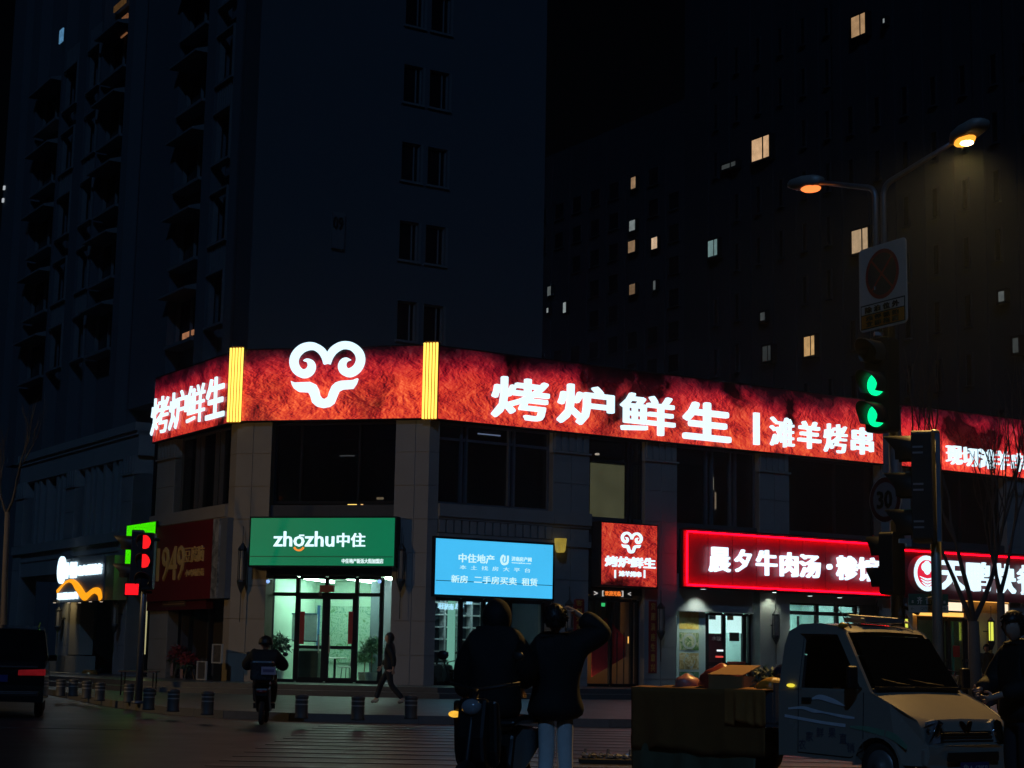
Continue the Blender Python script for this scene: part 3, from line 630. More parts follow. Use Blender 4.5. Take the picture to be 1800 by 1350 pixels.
b1 = lbay(TL, 303, 350, 400, tw, 10.8, 26, zl0, FLH, 'bay'); b2 = lbay(TL, 367, 398, 400, tw, 10.8, 26, zl0+.3, FLH, 'win')
u0, u1, z0, z1 = TL.bx(320, 583, 340, 606, -.4); MB().fb(TL, u0, u1, z1-.18, z1, -.45, -.4).fb(TL, u0, u0+.35, z0, z1-.2, -.45, -.4).build("lit_shelf", me("lit_shelf", (.6, .25, .12), .5, .6, 3), tw)
# dark recess and the next block of flats
t2 = thing("apartment_tower", "dark apartment tower farther along the left street", "apartment building", TL.w(-9, 9.6, -1))
m = MB(); ZZ = 36
m.fb(TL, fu(36), fu(216), 9.6, ZZ, -14, -.55); m.fb(TL, fu(216), fu(286), 9.6, ZZ, -14, -6)
for a, b in ((206, 217), (122, 136), (36, 50), (92, 96), (160, 163)): m.fb(TL, fu(a), fu(b), 9.6, ZZ, -.54, 0)
m.build("street_wall", TW, t2)
for x0, x1, k, dz in ((165, 205, 'bay', 0), (137, 159, 'win', .2), (97, 121, 'win', .2), (52, 91, 'bay', 0)): lbay(TL, x0, x1, 400, t2, 9.7, 26.5, TL.uz(185, 610)[1]-.2+dz, FLH, k)
for px, cl in (((107, 63, 6, 22), (.15, .4, .7)), ((95, 257, 4, 12), (.6, .65, .8)), ((218, 45, 10, 34), (.30, .12, .05)), ((210, 8, 20, 10), (.12, .06, .02))):
    x, y, a, b = px; u0, u1, z0, z1 = TL.bx(x-a/2, y-b/2, x+a/2, y+b/2, -.3); MB().fb(TL, u0, u1, z0, z1, -.35, -.3).build("lit_room", me("lit_%d" % x, cl, .5, .7, 5), t2)
t3 = thing("apartment_tower", "blackest tower cut by the left edge of the photo, two tiny lights in it", "apartment building", TL.w(-28, 9.6, -1))
m = MB(); m.fb(TL, fu(-60), fu(34), 0.2, 40, -14, -2.5)
for a, b in ((-60, -40), (-5, 5), (22, 33)): m.fb(TL, fu(a), fu(b), .2, 40, -2.49, -1.8)
m.build("street_wall", TW, t3)
for k in range(7):
    z = 11+k*FLH; f = MB(); f.fb(TL, fu(-36), fu(-8), z, z+1.8, -2.49, -2.35); fo = f.build("window", SILL, t3); MB().fb(TL, fu(-35), fu(-9), z+.1, z+1.7, -2.34, -2.32).build("pane", PANE_D, fo)
for x, y in ((6, 330), (4, 352)):
    u, z = TL.uz(x, y, -1.7); MB().fb(TL, u-.08, u+.08, z-.1, z+.1, -1.78, -1.7).build("lit_lamp", me("tiny_lamp", (.6, .65, .7), .7), t3)
# ------------------------------------------------------------------ far towers on the right, lit rooms in them
FAR = mp("far_render", (0.016, 0.019, 0.025), 0.9, var=0.15, scale=0.4)
def far_tower(label, px0, px1, Y, top, lit, cols, step, depth=16, rside=None):
    C0 = aty(px1, 600, Y); f = Face(C0, FL.d); fr_ = Face(C0, FR.d)
    ua = f.uz(px0, 600)[0]; root = thing("apartment_tower", label, "apartment building", f.w(ua/2, 0.2, -2))
    m = MB(); m.fb(f, ua, 0, .2, top, -.6 - depth, -.4)
    nc = cols; W = -ua/nc
    for k in range(nc+1): u = ua+W*k; m.fb(f, u-.3, u+.3, .2, top, -.39, -.28)
    if rside: m.fb(fr_, .5, rside, .2, top-.1, -14, -.01)
    m.build("wall", FAR, root)
    litb = [f.bx(x-a/2, y-b/2, x+a/2, y+b/2, -.2) for x, y, a, b, c, s in lit]
    n = 0; pr = None
    for r in range(int((top-9)/step)):
        for k in range(nc):
            u0 = ua+W*k+.75; u1 = ua+W*(k+1)-.75; z0 = 9+r*step; z1 = z0+step*.52
            if any(u0-1.2 < (l[0]+l[1])/2 < u1+1.2 and z0-step*.5 < (l[2]+l[3])/2 < z1+step*.5 for l in litb) or z0 > 1.25+Y*.40 or n >= 96: continue
            if pr is None:
                fm = MB(); fm.fb(f, u0, u1, z0-.1, z0, -.4, -.2); fm.fb(f, u0, u0+.08, z0, z1, -.4, -.3); fm.fb(f, u1-.08, u1, z0, z1, -.4, -.3); fm.fb(f, u0, u1, z1, z1+.08, -.4, -.3)
                pr = fm.build("window", FAR, root); pb_ = MB().fb(f, u0+.08, u1-.08, z0, z1, -.4, -.37).build("pane", PANE_D, pr); base = (u0, z0)
            else:
                d = f.d*(u0-base[0]) + V((0, 0, z0-base[1])); c = pr.copy(); COL.objects.link(c); c.location = pr.location + d
                e = pb_.copy(); COL.objects.link(e); e.parent = c
            n += 1
    for (x, y, a, b, c, s), (u0, u1, z0, z1) in zip(lit, litb):
        fm = MB(); fm.fb(f, u0-.12, u1+.12, z0-.12, z0, -.39, .02); fm.fb(f, u0-.12, u0, z0, z1, -.39, .0); fm.fb(f, u1, u1+.12, z0, z1, -.39, 0); fm.fb(f, u0-.12, u1+.12, z1, z1+.12, -.39, 0)
        if a > 12: fm.fb(f, u0+(u1-u0)*.62, u0+(u1-u0)*.68, z0, z1, -.005, .02)
        fo = fm.build("window", DARKM, root); MB().fb(f, u0, u1, z0, z1, -.38, -.01).build("lit_room", me("far_lit_%d_%d" % (x, y), c, s, .55, 2.2), fo)
    return f
WRM = (1.0, .62, .34); CW = (.62, .72, .72); CYA = (.45, .72, .72)
far_tower("middle far tower with one wide warm window high up, a tall amber one low", 1232, 1472, 92, 44, [(1341, 262, 30, 38, WRM, .6), (1257, 437, 16, 28, CYA, .28), (1427, 609, 18, 34, (1, .6, .25), .5), (1345, 557, 8, 14, CW, .06), (1352, 622, 14, 26, CW, .035), (1285, 292, 24, 8, CW, .05)], 6, 3.0, rside=5)
far_tower("rightmost far tower behind the street lamp with a warm pair of windows near the top", 1468, 1900, 78, 46, [(1513, 46, 24, 36, (1, .6, .3), .36), (1516, 424, 28, 40, (.9, .62, .36), .4), (1765, 522, 10, 18, CW, .12), (1790, 608, 10, 26, CW, .05), (1558, 38, 3, 8, CW, .3)], 8, 2.95)
far_tower("farthest tower right of the numbered one, dotted with small lit windows", 930, 1236, 150, 52, [(1116, 322, 8, 20, WRM, .28), (1220, 320, 10, 16, CW, .6), (1114, 397, 10, 18, CW, .25), (1220, 393, 10, 14, CYA, .4), (1113, 434, 12, 20, WRM, .22), (1153, 428, 10, 20, (1, .7, .45), .6), (1220, 432, 9, 14, CW, .4), (1114, 509, 10, 18, WRM, .14), (1153, 502, 4, 16, CW, .12), (968, 512, 6, 16, CW, .12), (995, 541, 5, 18, CW, .4), (965, 546, 3, 8, CW, .4)], 9, 3.0)
#==PART3==
# ------------------------------------------------------------------ lit signs
def fascia(label, face, u0, u1, seed, s, px_chars, hue=0.0):
    r = thing("fascia_sign", label, "sign", face.w((u0+u1)/2, ZF, 0), "red mountain-print fascia panels above the shops")
    MB().fb(face, u0, u1, ZF+.003, ZT, -.28, -.015).fb(face, u0, u1, ZF-.035, ZF+.002, -.28, .012).fb(face, u0, u1, ZT, ZT+.03, -.28, .012).build("sign_frame", DARKM, r)
    quad(face, u0+.01, u1-.01, ZF+.01, ZT-.01, 0, "printed_panel", mprint("print_%d" % seed, seed, s*1.15, 2.27, hue*.6), r)
    for ch, px, b in px_chars: text_px("character", ch, face, px, .02, .04 if face is FL else .12, WHITE, r, b)
    return r
fL = fascia("lit red panel left of the first neon column, white four-character shop name", FL, -7.16, -.30, 3, .85,
    [("烤", (267.5, 698, 297, 762), .006), ("炉", (299, 688, 329, 753), .008), ("鲜", (330, 676, 361, 743), .004), ("生", (364, 663, 396, 735), .022)])
fCs = fascia("lit red panel between the two neon columns carrying the white ram logo", FC, .22, LC-.22, 5, 1.0, [], .03)
ram_logo(FC, (510, 600.4, 641.5, 717.4), .02, .14, WHITE, fCs)
fRs = fascia("longest lit red panel, eight white characters and an upright bar", FR, .24, FR.uz(1552, 770)[0], 1, .95,
    [("烤", (863, 665, 963, 738), .024), ("炉", (978, 678, 1077, 748), .026), ("鲜", (1089, 694, 1184, 764), .02), ("生", (1199, 708, 1282, 775), .04),
     ("滩", (1352, 734, 1393, 786), .006), ("羊", (1401, 741, 1440, 789), .025), ("烤", (1447, 746, 1486, 796), .008), ("串", (1495, 752, 1532, 799), .025)], .02)
u0, u1, z0, z1 = FR.bx(1323.5, 726, 1331.8, 782, .02); MB().fb(FR, u0, u1, z0, z1, .02, .14).build("divider_bar", WHITE, fRs)
fR2 = fascia("brightest red panel behind the bare twigs at the right edge of the photo", FR, FR.uz(1575, 780)[0], 33, 9, 1.25,
    [(c, (x0, y0, x1, y1), .005) for c, x0, y0, x1, y1 in (("现", 1662, 784, 1688, 817), ("切", 1690, 787, 1716, 820), ("滩", 1719, 790, 1746, 824), ("羊", 1748, 793, 1771, 826), ("串", 1777, 797, 1801, 829))])
NEON = me("neon_warm", (1.0, .66, .10), 1.9)
for lab, fc_u in (("left one of the two yellow neon tube columns, beside the red left panel", 0.02), ("right one of the two yellow neon tube columns, beside the long red panel", LC-.02)):
    r = thing("neon_column", lab, "neon sign", FC.w(fc_u, ZF-.05, 0), "yellow neon tube columns on the fascia corners")
    MB().fb(FC, fc_u-.2, fc_u+.2, ZF-.06, ZT+.12, -.28, .05).build("backing_box", mp("brass_box", (.25, .13, .03), .4, .5), r)
    for k in range(5):
        u = fc_u-.2+.1*k; MB().tube([FC.w(u, ZF-.03, .10), FC.w(u, ZT+.06, .10)], .034, 8).build("neon_tube", NEON, r, smooth=True)
# green letting-office sign
def lightbox(name, label, face, px, o, depth, mat, cat="sign", group=None, rim=.05):
    u0, u1, z0, z1 = face.bx(*px, o); r = thing(name, label, cat, face.w((u0+u1)/2, z0, o), group)
    MB().fb(face, u0-rim, u1+rim, z0-rim, z1+rim, o-depth, o-.012).build("sign_case", DARKM, r)
    MB().fb(face, u0, u1, z0, z1, o-.01, o).build("lit_face", mat, r)
    return r
W2 = me("sign_white_small", (.75, .95, .95), 1.0)
gs = lightbox("shop_sign", "wide green lit sign with white lettering and an orange smile over the glass doors", FC, (440, 910.5, 693, 994), .35, .42, me("green_face", (0, .150, .066), 1.0, .18, .5))
text_px("latin_lettering", "zhozhu", FC, (482, 934, 588, 961), .37, .06, WHITE, gs, .012)
text_px("chinese_lettering", "中住", FC, (593, 937, 642.5, 961.5), .37, .06, WHITE, gs, .012)
u0, u1, z0, z1 = FC.bx(519, 940, 535, 942.5, .37); MB().fb(FC, (u0+u1)/2, u1, z0, z1, .37, .43).build("letter_bar", WHITE, gs)
m = MB(); uc, zc = FC.uz(526, 958, .37); strip(m, [(uc+.165*cos(a), zc+.165*sin(a), .055) for a in [radians(205+13*k) for k in range(11)]], lambda a, b, o: FC.w(a, b, o), .37, .42, 2); m.build("orange_smile", me("smile_orange", (1, .28, .04), 1.0), gs)
text_px("small_lettering", "中住地产新泺大街加盟店", FC, (601, 982, 674, 990.5), .36, .02, W2, gs, .02)
u0, u1, z0, z1 = FC.bx(437, 978, 691, 979, .352); MB().fb(FC, u0, u1, z0, z0+.02, .351, .354).build("seam", mp("seam_green", (0, .03, .015), .5), gs)
# light blue letting sign
bs = lightbox("shop_sign", "light blue lit sign with white lettering under the tooth frieze", FR, (765.5, 952, 971.5, 1048.5), -.02, .3, me("blue_face", (.065, .56, 1.0), .95, .10, .6), rim=.07)
BW = me("blue_sign_white", (.62, .95, 1), 1.0)
for nm, t, px, b in (("lettering", "中住地产", (806, 974, 869, 990), .02), ("lettering", "济南房产网", (899, 979, 934, 987), .01), ("lettering", "www.jnfcw.com", (899, 988.6, 933, 991.6), .01),
                     ("lettering", "本  土  找  房  大  平  台", (808, 996, 932, 1003.5), .0), ("lettering", "新房", (793, 1011, 822, 1024.5), .012), ("lettering", "二手房买卖", (833, 1013.5, 908, 1027), .012), ("lettering", "租赁", (917, 1016.5, 944.5, 1030), .012)):
    text_px(nm, t, FR, px, -.018, .01, BW, bs, b)
u0, u1, z0, z1 = FR.bx(880, 976, 894, 993, -.018); fn = lambda a, b, o: FR.w(u0+(u1-u0)*a, z0+(z1-z0)*b, o)
m = MB(); strip(m, [(.42, .95, .2), (.22, .9, .24), (.08, .62, .26), (.08, .38, .26), (.26, .12, .26), (.55, .1, .26), (.82, .22, .26), (.9, .5, .24), (.9, .98, .24)], fn, -.018, -.008, 4)
strip(m, [(.5, .95, .2), (.5, .6, .2), (.47, .42, .2), (.42, .32, .12)], fn, -.018, -.008, 4); m.build("logo", BW, bs)
u0, u1, z0, z1 = FR.bx(766, 1023, 971, 1024, -.018); W_ = FR.w
MB().fb(FR, u0, u1, z0-.02, z0, -.0185, -.015).build("seam", mp("seam_blue", (.02, .15, .3), .5), bs)
# square restaurant sign
qs = lightbox("shop_sign", "square red lit sign with white ram logo above the dark restaurant doorway", FR, (1057.5, 921.5, 1155, 1030), .25, .5, mprint("print_sq", 21, .95, 2, .02, False), rim=.04)
q_o = [o for o in bpy.data.objects if o.parent == qs and o.name.startswith("lit_face")][0]; bpy.data.objects.remove(q_o)
u0, u1, z0, z1 = FR.bx(1057.5, 921.5, 1155, 1030, .25); quad(FR, u0, u1, z0, z1, .25, "lit_face", MATS["print_sq"], qs)
ram_logo(FR, (1091, 935, 1128.5, 973), .27, .05, WHITE, qs)
text_px("lettering", "烤炉鲜生", FR, (1063, 979, 1151.5, 998), .27, .05, WHITE, qs, .04)
text_px("lettering", "滩羊烤串", FR, (1087.5, 1004, 1126.5, 1014), .27, .03, WHITE, qs, .03)
for x in (1081, 1132.5): u, z = FR.uz(x, 1009, .27); MB().fb(FR, u-.025, u+.025, z-.13, z+.13, .27, .3).build("divider_bar", WHITE, qs)
ls = thing("led_sign", "small orange LED word strip between two arrow marks over the restaurant doorway", "sign", FR.w(*FR.uz(1077, 1050, -.25), -.25))
u0, u1, z0, z1 = FR.bx(1040, 1036, 1112, 1050, -.25); MB().fb(FR, u0, u1, z0, z1, -.3, -.26).build("sign_board", BLACKP, ls)
text_px("lettering", "欢迎光临", FR, (1063, 1039, 1091, 1047.5), -.25, .02, me("led_orange", (1, .22, .03), .9), ls, .01)
LB = me("led_bracket", (.8, .75, .7), .6)
for px, t in (((1044, 1039.5, 1050, 1046), ">"), ((1103.5, 1041, 1108.5, 1047), "<"), ((1058.5, 1038, 1061, 1048), "["), ((1092, 1038.5, 1095, 1049), "]")): text_px("mark", t, FR, px, -.25, .02, LB, ls, .01)
# beef soup sign: red box lit by a tube round its inner edge
u0, u1, z0, z1 = FR.bx(1206, 934, 1571, 1033.5, .2); zc0 = FR.uz(1206, 1030.3, .2)[1]; zc1 = FR.uz(1206, 931.2, .2)[1]; z0, z1 = zc0, zc1
rs = thing("shop_sign", "long dark red sign edged by a glowing red tube, seven glowing white characters", "sign", FR.w((u0+u1)/2, z0, .2))
MB().fb(FR, u0-.03, u1+.03, z0-.05, z1+.05, -.15, .0).fb(FR, u0-.03, u1+.03, z1+.02, z1+.07, 0.001, .30).fb(FR, u0-.03, u1+.03, z0-.07, z0-.02, 0.001, .24).build("sign_case", DARKM, rs)
REDP = mp("red_panel", (.42, .012, .03), .35, var=.06, scale=.7)
n = 9
pm2 = MB()
for k in range(n): a = u0+(u1-u0)*k/n; pm2.fb(FR, a+.012, a+(u1-u0)/n-.012, z0, z1, .003, .05)
pm2.build("red_panel", REDP, rs)
RT = me("red_tube", (1, .0006, .010), 9)
for nm, a, b in (("glow_tube", (u0+.05, z1-.05), (u1-.05, z1-.05)), ("glow_tube", (u0+.05, z0+.05), (u1-.05, z0+.05)), ("glow_tube", (u0+.04, z0+.1), (u0+.04, z1-.1)), ("glow_tube", (u1-.04, z0+.1), (u1-.04, z1-.1))):
    MB().tube([FR.w(*a, .20), FR.w(*b, .20)], .03, 6).build(nm, RT, rs)
SW = me("soup_white", (.66, .84, 1), 1.6)
for ch, px in (("晨", (1245, 962, 1281, 1006)), ("夕", (1290, 966, 1318, 1006)), ("牛", (1328, 967, 1363, 1012)), ("肉", (1370, 971, 1400, 1014)), ("汤", (1404, 975, 1439, 1016)), ("糁", (1469, 977, 1504.5, 1020)), ("馆", (1507, 980, 1542, 1022))):
    text_px("character", ch, FR, px, .13, .12, SW, rs, .022)
u, z = FR.uz(1456, 996.5, .13); MB().prism([(u+.1*cos(a*pi/6), z+.1*sin(a*pi/6)) for a in range(12)], lambda a, b, o: FR.w(a, b, o), .13, .25).build("dot", SW, rs)
# fast food sign at the right edge
ts = thing("shop_sign", "dark red sign with bowl emblem and big white characters at the right edge", "sign", FR.w(23, 3.9, .1))
u0, u1 = FR.uz(1584, 1005, .1)[0], FR.uz(1838, 1005, .1)[0]; z1 = FR.uz(1590, 964, .1)[1]; z0 = FR.uz(1650, 1053, .1)[1]
MB().fb(FR, u0, u1, z0, z1, -.2, .05).build("sign_case", mp("maroon_panel", (.10, .006, .012), .4), ts)
MB().fb(FR, u0, u1, z1, z1+.06, -.2, .3).build("hood", DARKM, ts); MB().fb(FR, u0+.05, u1-.05, z1-.09, z1-.04, .06, .14).build("glow_strip", me("red_strip", (1, .001, .01), 6), ts)
for ch, px, bo in (("天", (1651, 986, 1691, 1037), .035), ("鹏", (1696, 988, 1737, 1040), .006), ("快", (1746, 991, 1781, 1043), .022), ("餐", (1787, 994, 1826, 1046), .008)): text_px("character", ch, FR, px, .14, .14, WHITE, ts, bo)
uc, zc = FR.uz(1627, 1008, .3); r_ = .66
disc = lambda rr, a0=0, sx=1: [(uc+rr*sx*cos(a0+k*2*pi/28), zc+rr*sin(a0+k*2*pi/28)) for k in range(28)]
fnR = lambda a, b, o: FR.w(a, b, o)
em = MB().prism(disc(r_), fnR, .06, .36).build("emblem_drum", GREYM, ts); MB().prism(disc(r_*.98), fnR, .362, .37).build("emblem_ring", WHITE, em)
MB().prism(disc(r_*.74), fnR, .372, .38).build("emblem_disc", me("emblem_red", (.9, .02, .06), .9), em)
for cx, cy, rr in ((-.14, .22, .15), (.14, .22, .15), (0, .29, .17), (0, .12, .17)): MB().prism([(uc+cx+rr*cos(k*pi/9), zc+cy+rr*sin(k*pi/9)) for k in range(18)], fnR, .382, .386+.001*abs(cx*10)).build("chef_hat", WHITE, em)
for k in range(3):
    m = MB(); strip(m, [(uc-.38+.05*k, zc-.12-.1*k, .02), (uc, zc-.22-.11*k, .075), (uc+.38-.05*k, zc-.12-.1*k, .02)], fnR, .382, .39, 6); m.build("bowl_line", WHITE, em)
# small warm light boxes beneath it
for lab, px in (("white-lit small box on the orange wall left of the bare tree trunk", (1665, 1059, 1691, 1075)), ("white-lit small box on the orange wall above the man at the right edge", (1762, 1063, 1805, 1082))):
    b = lightbox("small_lightbox", lab, FR, px, -.2, .2, me("warm_white_face", (1, .78, .55), 1.25), group="small lit boxes under the fast food sign")
OR = me("orange_strip", (1, .48, .10), 1.5)
for lab, px in (("orange light strip over the lit glass door behind the two poles", (1608, 1076, 1694, 1083)), ("orange light strip along the wall right of the bare tree trunk", (1700, 1056, 1832, 1060))):
    u0, u1, z0, z1 = FR.bx(*px, -.15); r = thing("strip_light", lab, "light", FR.w(u0, z0, -.15), "orange strip lights"); MB().fb(FR, u0, u1, z0, z1, -.25, -.16).build("lit_strip", OR, r); MB().fb(FR, u0, u1, z1+.01, z1+.07, -.4, -.1).build("strip_cover", DARKM, r)
# left street signs
k9 = thing("shop_sign", "dark red unlit sign reading 1949 in gold", "sign", FL.w(-4, 3, .1))
u0, u1, z0, z1 = FL.bx(252, 917, 371, 1058, .12); zt_ = FL.uz(371, 913, .12)[1]; zb2 = FL.uz(371, 1052, .12)[1]; u0 = -7.0
MB().fb(FL, u0, u1, zb2, zt_, -.4, .12).build("sign_panel", mp("dark_red_panel", (.16, .006, .008), .45, var=.1, scale=.8), k9)
GOLD = mp("gold_letters", (.80, .47, .13), .5, .0, var=.1)
text_px("numerals", "1949", FL, (278, 961, 325, 1021), .125, .06, GOLD, k9, .0); text_px("lettering", "豆腐脑", FL, (326, 960, 359, 988), .125, .04, GOLD, k9, .0); text_px("lettering", "小鸡炖蘑菇", FL, (326, 1000, 359, 1013), .125, .03, GOLD, k9, .0)
ua, ub = u1+.02, FL.uz(382, 985, .12)[0]
MB().fb(FL, ua, ub, zb2, zt_, -.4, .11).build("picture_strip", mpatch("brush_picture", [(.03, .03, .03), (.10, .10, .09), (.35, .33, .30), (.5, .5, .46)], 1.6), k9)
MB().fb(FL, ub+.01, FL.uz(397, 985, .05)[0], zb2, zt_, -.4, .05).build("side_return", mp("blue_grey_sheet", (.13, .14, .16), .5), k9)
aw = thing("shop_header", "dark maroon header board with a small framed plaque under the 1949 sign", "sign", FL.w(-3.3, 2.6, .1))
u0, u1, z0, z1 = FL.bx(258, 1050, 362, 1072, -.05); MB().fb(FL, u0, u1, z0, z1, -.3, -.05).build("header_board", mp("maroon_board", (.10, .008, .01), .5), aw)
u0, u1, z0, z1 = FL.bx(285, 1050, 326, 1066, -.02); MB().fb(FL, u0, u1, z0, z1, -.04, -.02).build("plaque", mp("plaque_brown", (.12, .07, .05), .5), aw)
for a in range(3): zz = z0+(z1-z0)*(.2+.28*a); MB().fb(FL, u0+.1+.5*(a > 0), u1-.1, zz, zz+.03, -.02, -.01).build("plaque_line", mp("plaque_line", (.4, .28, .2), .5), aw)
gl = lightbox("shop_sign", "bright green lit box half hidden behind the left traffic light", FL, (221, 921, 271, 1010), .16, .10, me("lime_face", (.055, .80, .0), .95, .1, .5), rim=.02)
text_px("lettering", "便利店", FL, (228, 940, 268, 950), .17, .02, me("lime_text", (.8, 1, .8), 1), gl, .02)
lk = thing("shop_sign", "glowing white lettered box with an orange flame streak on the left street", "sign", FL.w(-14.5, 3.2, .4))
u0, u1, z0, z1 = FL.bx(102, 978, 182, 1056, .45); zl1 = FL.uz(182, 975, .45)[1]; zl0_ = FL.uz(182, 1055, .45)[1]
MB().fb(FL, u0, u1, zl0_, zl1, .2, .44).build("sign_face", mp("sign_grey", (.16, .17, .18), .5), lk)
MB().fb(FL, u1+.01, FL.uz(205, 1015, .3)[0], zl0_, zl1-.05, -.1, .40).build("side_return", mp("olive_return", (.22, .21, .08), .6), lk)
LW = me("left_sign_white", (.62, .85, 1), 1.7)
uc, zc = FL.uz(108.5, 1002, .5); MB().prism([(uc+.42*cos(k*pi/10), zc+.52*sin(k*pi/10)) for k in range(20)], lambda a, b, o: FL.w(a, b, o), .45, .55).build("round_badge", LW, lk)
text_px("large_lettering", "小锅", FL, (115, 988, 136, 1017), .46, .08, LW, lk, .04); text_px("lettering", "味麦甜饼房", FL, (137, 992, 180, 1011), .46, .06, LW, lk, .03)
text_px("lettering", "现做现卖", FL, (103, 1041, 138, 1054), .46, .06, LW, lk, .09)
m = MB(); FLM = me("flame_orange", (1, .36, .01), 1.15)
strip(m, [(*FL.uz(x, y, .46), w_) for x, y, w_ in ((102, 1040, .12), (112, 1028, .06), (120, 1022, .08), (129, 1022, .16), (136, 1030, .3), (143, 1040, .34), (150, 1049, .28), (156, 1046, .2), (163, 1040, .18), (170, 1038, .22), (176, 1042, .26), (178, 1053, .22))], lambda a, b, o: FL.w(a, b, o), .46, .52, 4); m.build("flame_streak", FLM, lk)
for k, x in enumerate((96, 121, 140, 159, 178)):
    u, z = FL.uz(x, 1058-2*(k > 2), .3); d = thing("downlight", "small round lamp number-less under the glowing left street sign", "lamp", FL.w(u, z-.05, .3), "downlights under the left street sign")
    d["label"] = "small round downlight in the row under the glowing left street sign"
    MB().lathe([(.07, 0), (.07, .08)], FL.w(u, z-.03, .3), 10).build("lamp_case", DARKM, d); MB().lathe([(.055, 0), (.055, .01)], FL.w(u, z-.042, .3), 10).build("lamp_lens", me("dl_warm", (1, .8, .6), 1.2), d)
def lamp(name, kind, loc, energy, col, parent, size=.1, target=None, spot=None, blend=.5):
    l = bpy.data.lights.new(name, kind); l.energy = energy; l.color = col
    if kind == 'SPOT': l.spot_size = spot or 2.2; l.spot_blend = blend; l.shadow_soft_size = size
    elif kind == 'POINT': l.shadow_soft_size = size
    o = bpy.data.objects.new(name, l); COL.objects.link(o); o.location = V(loc)-(WO[parent.name] if parent else V((0, 0, 0)))
    if parent: o.parent = parent
    if target is not None: o.rotation_euler = (V(loc)-V(target)).to_track_quat('Z', 'Y').to_euler()
    return o
lamp("downlight_beam", 'SPOT', FL.w(wl[2]+.6, 3.7, .5), 40, (1, .85, .45), None, .1, FL.w(wl[2]+.6, .5, .1), 2.0)
# ------------------------------------------------------------------ wall lanterns
def lantern(label, face, px, ytop, ybot, o, lit):
    u, z1 = face.uz(px, ytop, o); z0 = face.uz(px, ybot, o)[1]; h = z1-z0
    r = thing("wall_lantern", label, "lantern", face.w(u, z0, o), "long wall lanterns on the shop pillars"); c = face.w(u, 0, o)
    Z = lambda t: z0+h*t
    MB().lathe([(.02, Z(.98)-0), (.10, Z(.90)), (.14, Z(.86)), (.13, Z(.82))], c, 6).build("lantern_cap", BLACKP, r); MB().lathe([(.13, Z(.26)), (.14, Z(.22)), (.09, Z(.12)), (.02, Z(.0))], c, 6).build("lantern_foot", BLACKP, r)
    m = MB()
    for k in range(6): a = k*pi/3; m.tube([c+V((.12*cos(a), .12*sin(a), Z(.25))), c+V((.12*cos(a), .12*sin(a), Z(.84)))], .012, 5)
    m.tube([c+V((0, 0, Z(.98))), c+V((0, 0, Z(1.3)))], .012, 5); m.tube([c+V((0, 0, Z(0))), c+V((0, 0, Z(-.55)))], .012, 5); m.tube([c+V((0, 0, Z(.55))), face.w(u, Z(.55), o-.4)], .02, 5)
    m.build("lantern_bars", BLACKP, r)
    MB().lathe([(.095, Z(.27)), (.095, Z(.82))], c, 12).build("lantern_glass", me("lantern_lit", (.80, .85, .10), 1.05) if lit else mp("lantern_glass_off", (.22, .20, .18), .3), r, smooth=False)
    return r
for lab, fc, x, yt, yb, lit in (("unlit lantern left of the green sign", FC, 427, 952, 1043, 0), ("unlit lantern right of the green sign", FC, 706, 953, 1040, 0), ("unlit lantern on the pillar left of the restaurant doorway", FR, 1001, 1052, 1122, 0), ("unlit lantern right of the restaurant doorway couplet", FR, 1162, 1058, 1126, 0), ("unlit lantern on the brightly spotlit pillar", FR, 1364, 1071, 1133, 0),
    ("glowing lantern just left of the street lamp pole", FR, 1592, 1078, 1135, 1), ("glowing yellow lantern on the orange wall beside the man", FR, 1742, 1083, 1142, 1), ("unlit lantern on the tan pier of the left street", FL, 104, 1066, 1112, 0), ("unlit lantern on the brown pier below the olive sign return", FL, 204, 1052, 1113, 0)): lantern(lab, fc, x, yt, yb, .12, lit)
wlm = thing("wall_lamp", "dim yellow wall lamp at the top right corner of the light blue sign", "lamp", FR.w(*FR.uz(985, 970, .1), .1))
c = FR.w(*FR.uz(985, 970, .1), .1); MB().lathe([(.12, -.02), (.16, .05), (.20, .42)], c, 12).build("shade", me("wall_lamp_shade", (.36, .26, .04), .8, .5, 5), wlm); MB().tube([c+V((0, 0, .3)), c-FR.n*.4+V((0, 0, .3))], .02).build("bracket", BLACKP, wlm)
pl = thing("downlight", "bright downlight at the foot of the red soup sign, shining on the lantern pillar", "lamp", FR.w(*FR.uz(1361, 1040, .25), .25))
c = FR.w(*FR.uz(1361, 1041, .15), .15); MB().lathe([(.09, 0), (.09, .1)], c, 10).build("lamp_case", DARKM, pl); MB().lathe([(.07, 0), (.07, .012)], c-V((0, 0, .016)), 10).build("lamp_lens", me("dl_cool", (.85, 1, .9), 3), pl)
lamp("beam", 'SPOT', c-V((0, 0, .03)), 60, (.82, 1, .80), pl, .06, c-V((0, 0, 3))-FR.n*.6, 1.9, .7)
for x, y in ((1236, 1036), (1424, 1048), (1476, 1051)):
    u, z = FR.uz(x, y, .1); d = thing("downlight", "flat white downlight under the red soup sign, over the doors" if x > 1300 else "flat white downlight under the left end of the red soup sign", "lamp", FR.w(u, z, .1), "flat downlights under the red sign")
    MB().lathe([(.10, .01), (.10, .07)], FR.w(u, z, .1), 10).build("lamp_case", DARKM, d); MB().lathe([(.085, 0), (.085, .008)], FR.w(u, z, .1), 10).build("lamp_lens", me("dl_white", (.85, 1, .95), 1.4), d); lamp("beam", 'SPOT', FR.w(u, z-.03, .1), 110, (.80, 1, .90), d, .06, FR.w(u, z-3, -.25), 1.9, .8)
